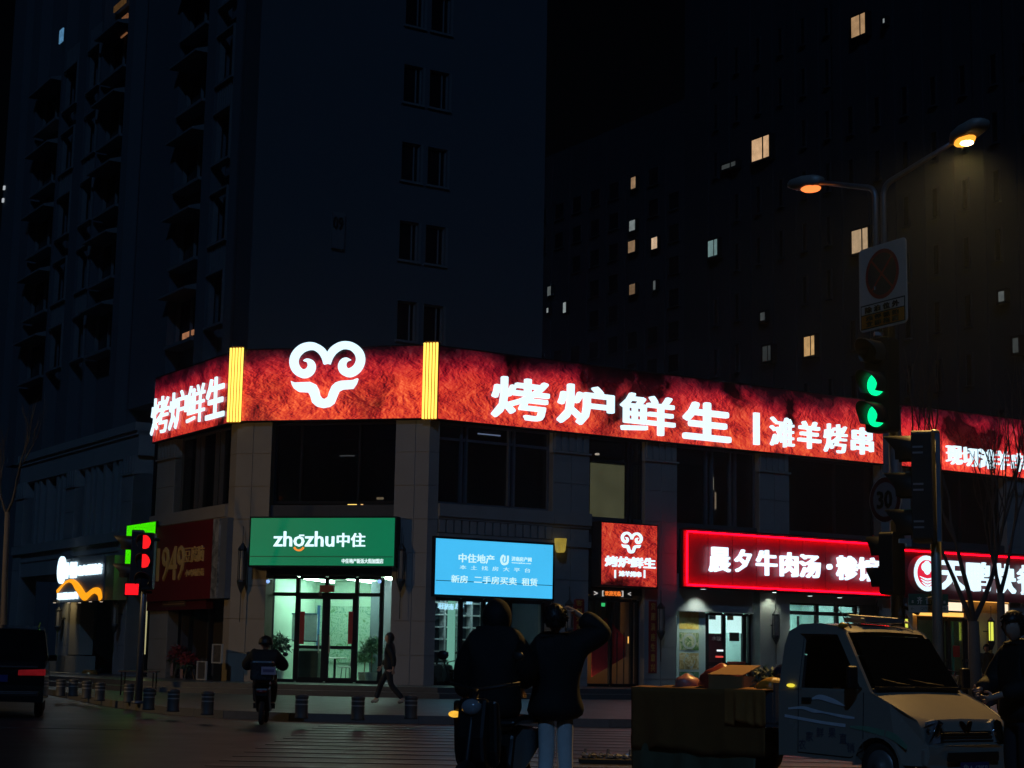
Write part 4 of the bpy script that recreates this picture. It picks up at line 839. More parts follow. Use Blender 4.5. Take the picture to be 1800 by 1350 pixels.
for lab, x in (("small blue-white spot lamp at the left door jamb under the green sign", 471), ("small blue-white spot lamp at the right door jamb under the green sign", 667)):
    u, z = FC.uz(x, 1022, -.2); d = thing("spot_lamp", lab, "lamp", FC.w(u, z, -.2)); MB().ball(FC.w(u, z, -.2), .06, 8, 6).build("lamp_lens", me("spot_blue", (.3, .5, 1), 1.2), d); MB().fb(FC, u-.04, u+.04, z+.05, z+.1, -.5, -.15).build("bracket", BLACKP, d)
# couplets beside the restaurant doorway
CR = mp("couplet_paper", (.26, .016, .014), .6); CG = mp("couplet_gold", (.55, .30, .06), .5)
for lab, px, t in (("red paper couplet with gold writing left of the restaurant doorway", (1009, 1053, 1027, 1150), "客似云来财源广"), ("red paper couplet with gold writing right of the restaurant doorway", (1141, 1057, 1155, 1183), "宾朋满座生意兴")):
    u0, u1, z0, z1 = FR.bx(*px, -.10); r = thing("door_couplet", lab, "banner", FR.w((u0+u1)/2, z0, -.1), "red door couplets"); MB().fb(FR, u0, u1, z0, z1, -.13, -.11).build("paper_strip", CR, r)
    m = MB(); n = len(t)
    for k, ch in enumerate(t): zz = z1-(z1-z0)*(k+.88)/n; put_text(m, ch, FR, u0+.08, u1-.08, zz, zz+(z1-z0)/n*.74, -.108, .006, .01)
    m.build("gold_writing", CG, r)
#==PART4==
# ------------------------------------------------------------------ street lamp with its signs
PX, PY = aty(1573, 750, 24).x, 24.0
def pt(x, y, Y): return aty(x, y, Y)
sLamp = thing("street_lamp", "grey double-armed street lamp with one dazzling and one dim orange head", "street lamp", (PX, PY, 0))
POLE = mp("pole_paint", (.20, .21, .23), .4, .5, var=.2, scale=3)
zj = pt(1573, 718, 24).z; zt = pt(1560, 575, 24).z
MB().tube([(PX, PY, 0), (PX, PY, zj)], [.10, .085], 14).tube([(PX, PY, zj), (PX, PY, zj+.03)], .095, 14).lathe([(.2, 0), (.2, .04), (.13, .06), (.12, .4)], (PX, PY, 0), 14).build("lower_pole", POLE, sLamp, smooth=True)
MB().tube([(PX, PY, zj), (PX-.05, PY, zt+.5)], [.06, .05], 12).build("upper_pole", POLE, sLamp, smooth=True)
hr = pt(1683, 243, 23.0); hl = pt(1436, 318, 25.2)
a0 = pt(1555, 470, 24); b0 = pt(1541, 470, 24)
def arm(p0, zc, h, name):
    c0 = V((p0.x, p0.y, zc)); e = V((h.x, h.y, h.z-.02)); d = e-c0; r = .16; dn = d.normalized()
    bend = [c0-V((0, 0, r))*(1-t)**2 + dn*r*t**2 for t in [k/6 for k in range(7)]]
    cc = [V(p0)]+bend+[c0+d*.45, e]
    return MB().tube(cc, [.045]+[.042]*7+[.038, .033], 10).build(name, POLE, sLamp, smooth=True)
zr = pt(1556, 326, 24).z; zl_ = pt(1540, 330, 24).z
arm(V((a0.x, PY, zt-.3)), zr, hr, "arm"); arm(V((b0.x, PY+.03, zt-.3)), zl_, hl, "arm")
m = MB()
for zz in (zt-.1, zt+.55): m.box(((a0.x+b0.x)/2, PY+.02, zz), (.2, .1, .05))
m.build("clamp", GREYM, sLamp)
def head(h, d, lens_mat, tilt, core=None):
    d = V((d.x, d.y, tilt)).normalized(); s = d.cross(V((0, 0, 1))).normalized(); u = s.cross(d).normalized(); m = MB()
    prof = [(0, .06, .05), (.10, .13, .09), (.30, .17, .10), (.52, .16, .08), (.62, .10, .04)]
    k = 0; n = 12
    for t, hw, hh_ in prof:
        for j in range(n):
            a = 2*pi*j/n; ca, sa = cos(a), sin(a); ca = abs(ca)**.6*(1 if ca > 0 else -1); sa = abs(sa)**.6*(1 if sa > 0 else -1)
            m.v.append(h+d*(t-.1)+s*hw*ca+u*hh_*sa)
    for i in range(len(prof)-1):
        for j in range(n): m.f.append([i*n+j, i*n+(j+1) % n, (i+1)*n+(j+1) % n, (i+1)*n+j])
    m.f.append(list(range(n))[::-1]); m.f.append([(len(prof)-1)*n+j for j in range(n)])
    ho = m.build("lamp_head", mp("lamp_head_grey", (.30, .28, .25), .5, .2), sLamp, smooth=True)
    p = h+d*.12-u*.10
    e = MB().ball(p, 1, 12, 8, (.1, .1, .1)); q = MB()
    for v in e.v: w_ = v-p; q.v.append(p+d*w_.x*1.7+s*w_.y*1.3+u*w_.z*.55)
    q.f = e.f; lo = q.build("lamp_lens", lens_mat, ho, smooth=True)
    if core: MB().ball(p-u*.035+d*.02, 1, 10, 6, (.10, .085, .045)).build("lamp_arc", core, lo, smooth=True)
    return p, u, d
SOD = (1, .58, .16)
p_, u_, d_ = head(hr, V((.5, -.86, 0)), me("sodium_bright", (1, .36, .035), 1.5), .22, me("sodium_arc", (1, .72, .30), 12))
lamp("sodium_light", 'SPOT', p_-V((0, 0, .10)), 2900, SOD, sLamp, .12, V((4.3, 18.6, 1.2)), 1.5, .9)
p_, u_, d_ = head(hl, V((-.6, .8, 0)), me("sodium_dim", (1, .22, .05), 1.6), .05)
lamp("sodium_light", 'SPOT', p_-V((0, 0, .10)), 240, SOD, sLamp, .12, p_-V((.9, -1.5, 3.5)), 2.75, .6)
# lamp copy added out of view for warm light on the left facade
lampL = copy_tree(sLamp); lampL.location = (-22.6, 36, 0); lampL["label"] = "grey double-armed street lamp added out of view on the left, lighting the tan stone pillars"
lampL.rotation_euler.z = radians(205)
LP = V((-22.2, 36.8, 8.05)); WO[lampL.name] = V((-22.6, 36, 0))
for ch in list(lampL.children):
    if ch.type == 'LIGHT': bpy.data.objects.remove(ch)
lamp("sodium_light", 'SPOT', LP, 2100, (1, .66, .27), None, .12, V((-4.5, 46, .5)), 1.75, .9)
# no-stopping board on the pole: faces left-forward
def vface(px, py, Y, hd):  # upright plate whose width runs along heading hd (radians right of forward), through that photo point
    p = aty(px, py, Y); f = Face(p, (sin(hd), -cos(hd))); return f
nf = vface(1551, 500, 23.85, radians(28)); 
def VZ(f, x, y): return f.uz(x, y, .0)
zc_ = nf.uz(1551, 502, 0)[1]; hw, hh_ = .50, .60
ns = thing("no_stopping_sign", "rectangular no-stopping sign with a crossed disc over white and orange word panels", "road sign", nf.w(0, zc_-hh_, 0))
def rrect(w_, h_, r, n=5): return [(sx*(w_-r)+r*cos(a0+k*pi/2/n), sy*(h_-r)+r*sin(a0+k*pi/2/n)) for sx, sy, a0 in ((1, 1, 0), (-1, 1, pi/2), (-1, -1, pi), (1, -1, 3*pi/2)) for k in range(n+1)]
fN = lambda a, b, o: nf.w(a, zc_+b, o)
WP = mp("sign_sheet_white", (.50, .47, .43), .4, var=.1); 
MB().prism(rrect(hw, hh_, .07), fN, -.02, 0).build("plate", WP, ns, bevel=.004)
circ = lambda r, cx=0, cy=0, n=32: [(cx+r*cos(2*pi*k/n), cy+r*sin(2*pi*k/n)) for k in range(n)]
MB().prism(circ(.355, 0, .17), fN, .001, .004).build("red_disc", mp("sign_red", (.30, .012, .02), .4), ns)
MB().prism(circ(.30, 0, .17), fN, .005, .007).build("blue_disc", mp("sign_blue", (.008, .012, .04), .4), ns)
for sg in (1, -1):
    m = MB(); c_, s_ = cos(sg*pi/4)*.30, sin(sg*pi/4)*.30; strip(m, [(-c_, .17-s_, .03), (c_, .17+s_, .03)], fN, .008+.001*(sg > 0), .011+.001*(sg > 0), 1); m.build("cross_bar", MATS["sign_red"], ns)
INK = mp("sign_ink", (.006, .006, .006), .5)
MB().prism([(-.47, -.57), (.47, -.57), (.47, -.22), (-.47, -.22)], fN, .001, .003).build("black_border", INK, ns)
MB().prism([(-.45, -.36), (.45, -.36), (.45, -.24), (-.45, -.24)], fN, .004, .006).build("white_panel", WP, ns); MB().prism([(-.45, -.555), (.45, -.555), (.45, -.375), (-.45, -.375)], fN, .004, .006).build("orange_panel", mp("sign_orange", (.55, .17, .015), .45), ns)
put_text(MB(), "除 泊 位 外", nf, -.36, .36, zc_-.345, zc_-.255, .007, .003, .03).build("lettering", INK, ns)
put_text(MB(), "违 停 抓 拍", nf, -.34, .34, zc_-.455, zc_-.385, .007, .003, .03).build("lettering", INK, ns); put_text(MB(), "立 即 拖 离", nf, -.34, .34, zc_-.545, zc_-.47, .007, .003, .03).build("lettering", INK, ns)
m = MB(); 
for b in (-.4, .35): m.fb(nf, -.12, .12, zc_+b-.025, zc_+b+.025, -.12, -.021)
m.build("clamp", GREYM, ns)
# ------------------------------------------------------------------ traffic lights
def signal(root, c, nrm, states, r=.15, dep=.22, pitch=.42, back=.55, visor=.30, name="signal_head", hs=None):
    n = V((nrm[0], nrm[1], 0)).normalized(); s = V((-n.y, n.x, 0)); Z = V((0, 0, 1)); c = V(c); k = len(states); h = pitch*k
    m = MB(); P = lambda a, z, o: c+s*a+Z*z+n*o
    m.prism(rrect(r+.06, h/2, .05, 3), P, -dep, 0)
    hd = m.build(name, BLACKP, root, bevel=.006)
    for i, st in enumerate(states):
        zc = h/2-pitch*(i+.5)
        cir = [(r*cos(a*pi/12), zc+r*sin(a*pi/12)) for a in range(24)]
        MB().prism(cir, P, .002, .02).build("lens", st or mp("dead_lens", (.02, .022, .03), .15), hd)
        v = MB(); q = 15; k0 = 0
        for j in range(q+1):
            a = radians(-40+260*j/q); L_ = visor*(.55+.45*max(0, sin(a)))
            for rr in (r+.012, r+.024): v.v.append(P(rr*cos(a), zc+rr*sin(a), .0)); v.v.append(P(rr*cos(a), zc+rr*sin(a), L_))
        for j in range(q):
            a, b = 4*j, 4*(j+1); v.f += [[a, a+1, b+1, b], [a+2, b+2, b+3, a+3], [a+1, a+3, b+3, b+1]]
        v.build("visor", mp("visor_black", (.02, .02, .02), .5), hd, smooth=True)
    return hd
GRN = me("signal_green", (0, 1, .30), 1.35, .35, 40); RED = me("signal_red", (1, .012, .015), 1.2, .6, 36)
tl1 = thing("traffic_light", "traffic light on the street lamp pole showing two green lenses inside its visors", "traffic light", (PX-.1, PY-.1, 4.0))
cc = aty(1541, 676, 23.75); signal(tl1, cc, (-.80, -.60), [None, GRN, GRN], r=.155, pitch=.435, visor=.34)
m = MB()
for dz in (-.5, .45): m.tube([cc+V((.12, .15, dz)), V((PX-.03, PY, cc.z+dz))], .025, 6)
m.build("bracket", DARKM, tl1)
P2 = aty(1643, 850, 21.0)
tp = thing("traffic_light", "black unlit traffic light seen from behind on a plain round pole in the foreground", "traffic light", (P2.x, 21, 0))
ztop = aty(1640, 762, 21).z
MB().tube([(P2.x, 21, 0), (P2.x, 21, ztop)], .062, 14).lathe([(.07, ztop-.0), (.07, ztop+.03), (.02, ztop+.05)], (P2.x, 21, 0), 14).build("pole", mp("pole_worn", (.26, .25, .21), .45, .3, var=.25), tp, smooth=True)
for y in (772, 934): z = aty(1640, y, 21).z; MB().tube([(P2.x, 21, z-.02), (P2.x, 21, z+.02)], .075, 14).build("clamp", GREYM, tp)
c2 = aty(1607, 857, 20.9); hd = signal(tp, c2, (-.93, .36), [None, None, None], r=.16, pitch=.445, visor=.36, dep=.24)
n_ = V((-.93, .36, 0)); s_ = V((-n_.y, n_.x, 0))
MB().box(c2-n_*.29, (.05, .06, 1.3), Matrix.Rotation(atan2(n_.y, n_.x), 3, 'Z')).build("back_rail", mp("blue_grey_steel", (.28, .36, .45), .35, .8), tp)
m = MB()
for k in range(3):
    for dz in (.02, -.05): m.box(c2-n_*.08-s_*-.225+V((0, 0, .2-.445*(k-1)+dz-.2)), (.12, .012, .022), Matrix.Rotation(atan2(n_.y, n_.x), 3, 'Z'))
m.build("hinge", GREYM, hd)
m = MB(); m.box(aty(1588, 951, 20.8), (.10, .06, .05)); m.box(aty(1597, 955, 20.8), (.06, .06, .08)); m.build("loose_bracket", GREYM, tp)
# thirty sign on the lamp pole
tf = vface(1556, 878, 23.7, radians(30)); zc3 = tf.uz(1556, 878)[1]; f3 = lambda a, b, o: tf.w(a, zc3+b, o)
t30 = thing("speed_limit_sign", "round 30 speed limit sign with a dark red rim partly behind the black traffic light", "road sign", tf.w(0, zc3-.31, 0))
MB().prism(circ(.315), f3, -.015, 0).build("plate", WP, t30); MB().prism(circ(.305), f3, .001, .003).build("red_ring", mp("ring_red", (.10, .012, .018), .45), t30); MB().prism(circ(.235), f3, .004, .006).build("white_disc", mp("disc_grey", (.22, .19, .20), .45), t30)
put_text(MB(), "30", tf, -.15, .15, zc3-.12, zc3+.12, .007, .003, .03).build("numerals", INK, t30); MB().fb(tf, -.04, .04, zc3-.02, zc3+.02, -.2, -.016).build("clamp", GREYM, t30)
# pedestrian signal and camera on the lamp pole, street name board
ps = thing("pedestrian_signal", "small dark pedestrian signal box on the lamp pole beside the red soup sign", "traffic light", (PX-.2, PY-.2, 2.5))
c3 = aty(1556, 991, 23.7); signal(ps, c3, (-.80, .60), [None, None], r=.14, pitch=.42, visor=.26, dep=.2); MB().tube([c3+V((.08, .05, 0)), (PX, PY, c3.z)], .02, 6).build("bracket", DARKM, ps)
cam_ = thing("security_camera", "small dark security camera bracketed low on the lamp pole", "camera", (PX+.1, PY-.1, aty(1600, 1072, 23.8).z-.1))
cc = aty(1601, 1071, 23.8); MB().tube([cc+V((-.08, .0, .05)), cc+V((.1, -.05, -.04))], .05, 10).build("camera_body", BLACKP, cam_); MB().tube([cc+V((.1, -.05, -.04)), cc+V((.11, -.053, -.044))], .04, 10).build("lens", GREYM, cam_); MB().tube([cc, V((PX, PY, cc.z+.05))], .02, 6).box((cc.x-.08, cc.y, cc.z+.1), (.06, .06, .1)).build("bracket", BLACKP, cam_)
sf = vface(1632, 1060, 21.4, radians(84)); 
u0, u1, z0, z1 = sf.bx(1597, 1044, 1667, 1064); z2 = sf.bx(1597, 1064, 1667, 1077)[2]
sn = thing("street_name_sign", "dark green street name board with white characters behind the plain round pole", "road sign", sf.w((u0+u1)/2, z2, 0))
MB().fb(sf, u0, u1, z0, z1, -.02, 0).build("green_board", mp("board_green", (.012, .075, .05), .4, var=.1), sn); MB().fb(sf, u0, u1, z2, z0-.003, -.02, 0).build("white_board", mp("board_white", (.30, .31, .27), .4, var=.1), sn)
WB = mp("board_lettering", (.55, .58, .55), .4)
for t, x0, x1, y0, y1 in (("齐", 1612, 1621, 1049, 1062), ("音", 1627, 1637, 1049, 1062), ("路", 1644, 1653, 1050, 1062), ("北", 1602, 1606, 1055, 1060), ("南", 1658, 1662, 1056, 1061)):
    a, b, c, d = sf.bx(x0, y0, x1, y1); put_text(MB(), t, sf, a, b, c, d, .001, .004, .02).build("character", WB, sn)
for t, x0, x1 in (("QIYIN LU", 1618, 1648), ("←", 1601, 1607), ("→", 1655, 1663)): a, b, c, d = sf.bx(x0, 1067, x1, 1073); put_text(MB(), t, sf, a, b, c, d, .001, .004).build("lettering", mp("board_dark", (.02, .05, .035), .5), sn)
MB().tube([sf.w((u0+u1)/2, z1-.05, -.03), V((P2.x, 21, z1-.05))], .02, 6).build("bracket", GREYM, sn)
# left traffic light
g = atz(243, 1237, .15); YL = g.y
tl = thing("traffic_light", "left traffic light with two red lenses and a red countdown on a slim dark pole", "traffic light", (g.x, g.y, .15))
zt = aty(246, 950, YL).z
MB().tube([(g.x, g.y, .15), (g.x, g.y, zt)], [.085, .06], 12).lathe([(.16, .15), (.16, .2), (.1, .22)], (g.x, g.y, 0), 12).build("pole", mp("pole_blue_grey", (.10, .11, .14), .4, .4), tl, smooth=True)
hd = signal(tl, aty(253, 986, YL-.2), (-.05, -1), [RED, RED, None], r=.15, pitch=.42, visor=.2)
for o in [x for x in bpy.data.objects if x.parent == hd and x.name.startswith("lens")][:1]:
    pass
c_ = aty(231, 981, YL-.05); signal(tl, c_, (-1, -.12), [None, None], r=.16, pitch=.62, visor=.42, dep=.25)
cb_ = aty(233, 1036, YL-.2); box = MB().box(cb_, (.34, .14, .30)).build("countdown_box", BLACKP, tl)
f_ = Face((cb_.x, cb_.y-.075), (1, 0)); MB().fb(f_, -.145, .145, cb_.z-.12, cb_.z+.12, 0, .006).build("countdown_face", me("countdown_red", (1, .006, .012), 1.6, .35, 26), box)
MB().box((g.x+.05, g.y-.03, zt+.02), (.5, .06, .06)).box((g.x-.02, g.y-.02, zt-1.15), (.4, .05, .05)).build("bracket", DARKM, tl)
# ------------------------------------------------------------------ bollards
bp = None
BG = "short drum bollards along the kerb"
for k, (x, y) in enumerate(((106, 1224), (128, 1224), (151.5, 1228), (175, 1232), (226, 1235), (261, 1248), (304, 1251), (364, 1257), (529.5, 1263), (628.5, 1266), (722, 1264))):
    p = atz(x, y, .15)
    if bp is None:
        bp = thing("bollard", "short dark drum-shaped bollard with two pale bands on the kerb", "bollard", p, BG); c = p
        MB().lathe([(.12, 0), (.125, .02), (.115, .05), (.115, .36), (.125, .38), (.12, .41), (.06, .43)], c, 18).build("drum", mp("bollard_granite", (.07, .068, .065), .5, var=.3, scale=7), bp, smooth=True)
        for z in (.24, .32): MB().lathe([(.1185, z), (.1185, z+.022)], c, 18).build("band", mp("bollard_band", (.35, .34, .32), .35, .2), bp)
    else: q = copy_tree(bp); q.location = p; q.rotation_euler.z = k*.7
# ------------------------------------------------------------------ bare trees
BARK = mp("bark", (.10, .085, .075), .85, var=.35, scale=9, bump=.4); TWIG = mp("twig_bark", (.035, .03, .03), .8, var=.3)
def tree(label, base, trunk_pts, seed, n1, spread, up, length, lv=4, r0=.14, group="bare winter trees"):
    rnd = random.Random(seed); root = thing("bare_tree", label, "tree", base, group)
    tm = MB(); tm.tube(trunk_pts, [r0*(1-.35*i/(len(trunk_pts)-1)) for i in range(len(trunk_pts))], 10); tm.build("trunk", BARK, root, smooth=True)
    bm_ = MB()
    def grow(p, d, L, r, l):
        pts = [p]; q = V(p); dd = V(d)
        for i in range(4):
            dd = (dd+V((rnd.gauss(0, .10), rnd.gauss(0, .10), up*.12+rnd.gauss(0, .05)))).normalized(); q = q+dd*L/4; pts.append(V(q))
        bm_.tube(pts, [r*(1-.14*i) for i in range(5)], 5 if l > 1 else 4, cap=False)
        if l == 0: return
        for k in range(rnd.choice((2, 3, 3))):
            t = rnd.choice((2, 3, 4)); a = rnd.uniform(0, 2*pi); s = spread*rnd.uniform(.6, 1.2)
            nd = (dd+V((cos(a)*s, sin(a)*s, rnd.uniform(-.05, .25)))).normalized(); grow(pts[t], nd, L*rnd.uniform(.62, .88), r*.52, l-1)
    top = V(trunk_pts[-1])
    for k in range(n1):
        a = 2*pi*k/n1+rnd.uniform(-.4, .4); grow(top-V((0, 0, .15*(k % 2))), V((cos(a)*spread*1.2, sin(a)*spread*1.2, 1)).normalized(), length*rnd.uniform(.8, 1.15), r0*.42, lv)
    bm_.build("branches", TWIG, root, smooth=True)
    return root
def gp(x, y, z=.15): return atz(x, y, z)
Yt = 40.0
def tp_(x, y): return aty(x, y, Yt)
b = tp_(1712, 1100); b = V((b.x, Yt, .15))
tree("bare tree in front of the fast food sign, its trunk forked low", b, [b, V((b.x, Yt, 1.3)), tp_(1712, 1092)], 11, 3, .34, 1.2, 2.2, 3, .17)
b = tp_(1782, 1100); b = V((b.x, Yt+1, .15)); tree("bare tree behind the man at the right edge", b, [b, V((b.x, Yt+1, 1.3)), V((b.x+.0, Yt+1, 3.0))], 23, 3, .28, 1.2, 1.8, 3, .13)
Yt = 47.0; b = tp_(3, 1200); b = V((b.x, Yt, .15)); tree("bare tree at the left edge in front of the dark shop block", b, [b, tp_(6, 1100), tp_(9, 1000), tp_(13, 900)], 5, 2, .36, 1.0, 1.25, 3, .10)
#==PART5==
# ------------------------------------------------------------------ people: one skinned body each, clothing and hair as parts
def skin(nodes, edges, name, mat, parent, sub=2, extra=None):
    bm = bmesh.new(); L = bm.verts.layers.skin.verify(); ids = {}
    for i, (n, (p, r)) in enumerate(nodes.items()):
        v = bm.verts.new(p); ids[n] = v; rr = r if isinstance(r, tuple) else (r, r); v[L].radius = rr; v[L].use_root = (i == 0)
    for a, b in edges: bm.edges.new((ids[a], ids[b]))
    m = bpy.data.meshes.new("s"); bm.to_mesh(m); bm.free(); o = bpy.data.objects.new("s", m); COL.objects.link(o)
    s = o.modifiers.new("skin", 'SKIN'); s.use_smooth_shade = True; o.modifiers.new("sub", 'SUBSURF').levels = sub
    bpy.context.view_layer.update()
    e = bpy.data.meshes.new_from_object(o.evaluated_get(bpy.context.evaluated_depsgraph_get())); bpy.data.objects.remove(o); bpy.data.meshes.remove(m)
    if extra:
        b2 = bmesh.new(); b2.from_mesh(e)
        for mb in extra:
            vs = [b2.verts.new(p) for p in mb.v]
            for f in mb.f:
                try: b2.faces.new([vs[i] for i in f]).smooth = True
                except ValueError: pass
        b2.to_mesh(e); b2.free()
    e.name = name; e.materials.clear(); e.materials.append(mat)
    r = bpy.data.objects.new(name, e); COL.objects.link(r); r.parent = parent; WO[r.name] = V((0, 0, 0)); return r
def head_mesh(c, yaw, pitch=0.0, s=1.0):
    """face towards +y before yaw: brow, eye hollows, nose, lips, chin, ears"""
    m = MB(); n, k = 28, 20; R_ = Matrix.Rotation(yaw, 3, 'Z') @ Matrix.Rotation(pitch, 3, 'X')
    g = lambda x, y, a, b, sx, sy: math.exp(-((x-a)/sx)**2-((y-b)/sy)**2)
    for i in range(k+1):
        th = pi*i/k
        for j in range(n):
            a = 2*pi*j/n; x, y, z = sin(th)*sin(a), sin(th)*cos(a), cos(th)
            w_ = .074*(1-.22*max(0, -z)); d = .096*(1-.10*max(0, -z)); p = V((x*w_, y*d, z*.118))
            if y > 0:
                f = .026*g(x, z, 0, -.12, .14, .22) + .006*g(x, z, 0, .22, .6, .14) - .010*g(abs(x), z, .38, .06, .16, .11) + .007*g(x, z, 0, -.50, .26, .09) - .005*g(x, z, 0, -.38, .3, .06) + .012*g(x, z, 0, -.82, .3, .18)
                p.y += f
            m.v.append(V(c)+(R_ @ p)*s)
    for i in range(k):
        for j in range(n): m.f.append([i*n+j, i*n+(j+1) % n, (i+1)*n+(j+1) % n, (i+1)*n+j])
    for sg in (1, -1):
        e = MB().ball((0, 0, 0), 1, 8, 6, (.010, .020, .032)); m.add([V(c)+(R_ @ (V((sg*.076, -.008, -.008))+v))*s for v in e.v], e.f)
    return m
SKIN_ = mp("skin", (.45, .27, .19), .55, var=.12, scale=8); HAIR = mp("hair_black", (.010, .009, .009), .5, var=.4, scale=30)
def hand_nodes(N, E, side, wrist, d, nrm, curl):
    d = V(d).normalized(); nrm = V(nrm).normalized(); s = d.cross(nrm).normalized()*(1 if side == 'r' else -1)
    N['palm'+side] = (wrist+d*.05, (.030, .018)); E.append(('wr'+side, 'palm'+side))
    for k, (o, L_) in enumerate(((-.030, .062), (-.010, .074), (.010, .080), (.029, .070))):
        b = wrist+d*.095+s*o; q = b+(d*cos(curl)+nrm*sin(curl))*L_*.5; t = q+(d*cos(curl*2.2)+nrm*sin(curl*2.2))*L_*.5
        for nm, p, r in (('b', b, .0105), ('q', q, .009), ('t', t, .0075)): N['f%d%s%s' % (k, nm, side)] = (p, r)
        E += [('palm'+side, 'f%db%s' % (k, side)), ('f%db%s' % (k, side), 'f%dq%s' % (k, side)), ('f%dq%s' % (k, side), 'f%dt%s' % (k, side))]
    b = wrist+d*.035+s*.040; t = b+(d*.8+s*.5+nrm*.5).normalized()*.035; u = t+(d+nrm*.7).normalized()*.03
    for nm, p, r in (('tb', b, .012), ('tt', t, .010), ('tu', u, .008)): N[nm+side] = (p, r)
    E += [('palm'+side, 'tb'+side), ('tb'+side, 'tt'+side), ('tt'+side, 'tu'+side)]
def person(label, loc, rz, J=None, coat=(.012, .012, .013), trou=(.02, .02, .022), coat_len=.74, coat_r=.03, hair='short', head_yaw=0.0, head_pitch=0.0, curl=(.5, .5), scale=1.0, group=None, shoe=(.02, .02, .02), key="", hands=True, coat_bottom=.20):
    J = J or {}; root = thing("person", label, "person", loc, group, rz); root.scale = (scale,)*3
    D = dict(pel=(0, 0, .94), sp=(0, 0, 1.10), ch=(0, 0, 1.28), nb=(0, .0, 1.43), nk=(0, .015, 1.50), hd=(0, .03, 1.60),
             shr=(.17, 0, 1.39), shl=(-.17, 0, 1.39), elr=(.23, -.03, 1.12), ell=(-.23, -.03, 1.12), wrr=(.25, .05, .88), wrl=(-.25, .05, .88),
             hir=(.09, 0, .90), hil=(-.09, 0, .90), knr=(.10, .02, .49), knl=(-.10, .02, .49), anr=(.10, -.02, .09), anl=(-.10, -.02, .09), tor=(.115, .13, .035), tol=(-.115, .13, .035))
    D.update(J); D = {k: V(v) for k, v in D.items()}
    R0 = dict(pel=(.145, .10), sp=(.13, .095), ch=(.155, .105), nb=(.075, .065), nk=.055, shr=.06, shl=.06, elr=.042, ell=.042, wrr=(.030, .023), wrl=(.030, .023), hir=.085, hil=.085, knr=.058, knl=.058, anr=.042, anl=.042, tor=.033, tol=.033)
    N = {k: (D[k], R0[k]) for k in R0}
    E = [('pel', 'sp'), ('sp', 'ch'), ('ch', 'nb'), ('nb', 'nk'), ('ch', 'shr'), ('ch', 'shl'), ('shr', 'elr'), ('elr', 'wrr'), ('shl', 'ell'), ('ell', 'wrl'), ('pel', 'hir'), ('pel', 'hil'), ('hir', 'knr'), ('knr', 'anr'), ('anr', 'tor'), ('hil', 'knl'), ('knl', 'anl'), ('anl', 'tol')]
    if hands:
        for i, s_ in enumerate('rl'):
            d = (D['wr'+s_]-D['el'+s_]).normalized(); nn = V((-1 if s_ == 'r' else 1, .3, 0)); nn = nn-d*nn.dot(d); hand_nodes(N, E, s_, D['wr'+s_], d, nn, curl[i])
    skin(N, E, "body", SKIN_, root, 1, [head_mesh(D['hd'], head_yaw, head_pitch)])
    cm = mp("coat"+key, coat, .8, var=.3, scale=5, bump=.3); tm = mp("trousers"+key, trou, .85, var=.3, scale=6, bump=.25)
    hem = (D['hir']+D['hil']+D['knr']+D['knl'])/4; t_ = (D['pel'].z-coat_len)/max(.2, D['pel'].z-hem.z); hemp = D['pel'].lerp(hem, t_)
    q = coat_r
    CN = dict(ch=(D['ch'], (.165+q, .115+q)), sp=(D['sp'], (.15+q, .11+q)), pel=(D['pel'], (.165+q, .115+q)), hem=(hemp, (coat_bottom, coat_bottom*.72)), nb=(D['nb'], (.085+q*.6, .075+q*.6)), col=(D['nk'], (.07+q*.3, .065+q*.3)))
    CE = [('ch', 'sp'), ('sp', 'pel'), ('pel', 'hem'), ('ch', 'nb'), ('nb', 'col')]
    for s_ in 'rl':
        CN['sh'+s_] = (D['sh'+s_], .065+q); CN['el'+s_] = (D['el'+s_], .050+q); CN['cu'+s_] = (D['el'+s_].lerp(D['wr'+s_], .88), .038+q*.7); CE += [('ch', 'sh'+s_), ('sh'+s_, 'el'+s_), ('el'+s_, 'cu'+s_)]
    skin(CN, CE, "coat", cm, root, 2)
    TN = dict(pel=(D['pel'].lerp(hem, .35), (.11, .08)))
    TE = []
    for s_ in 'rl': TN.update({'hi'+s_: (D['hi'+s_].lerp(D['kn'+s_], .30), .088), 'kn'+s_: (D['kn'+s_], .078), 'an'+s_: (D['an'+s_]+V((0, 0, .02)), .068)}); TE += [('pel', 'hi'+s_), ('hi'+s_, 'kn'+s_), ('kn'+s_, 'an'+s_)]
    skin(TN, TE, "trousers", tm, root, 2)
    sm = mp("shoe"+key, shoe, .5)
    for s_ in 'rl':
        a, t = D['an'+s_], D['to'+s_]; e = (t-a); skin({'a': (a+V((0, 0, -.02)), .052), 'm': (a.lerp(t, .5)+V((0, 0, -.005)), .048), 't': (t, .040), 'h': (a-V((e.x, e.y, 0))*.25-V((0, 0, .035)), .045)}, [('a', 'm'), ('m', 't'), ('a', 'h')], "shoe", sm, root, 1)
    h = D['hd']; Rm = Matrix.Rotation(head_yaw, 3, 'Z') @ Matrix.Rotation(head_pitch, 3, 'X')
    b = MB()
    if hair in ('short', 'long'):
        e = MB().ball((0, 0, 0), 1, 20, 14, (.086, .108, .125), .02)
        keep = [f for f in e.f if not (sum(e.v[i].y for i in f)/4 > .035 and sum(e.v[i].z for i in f)/4 < .055) and sum(e.v[i].z for i in f)/4 > -.085]
        b.add([h+Rm @ (v+V((0, -.012, .016))) for v in e.v], keep)
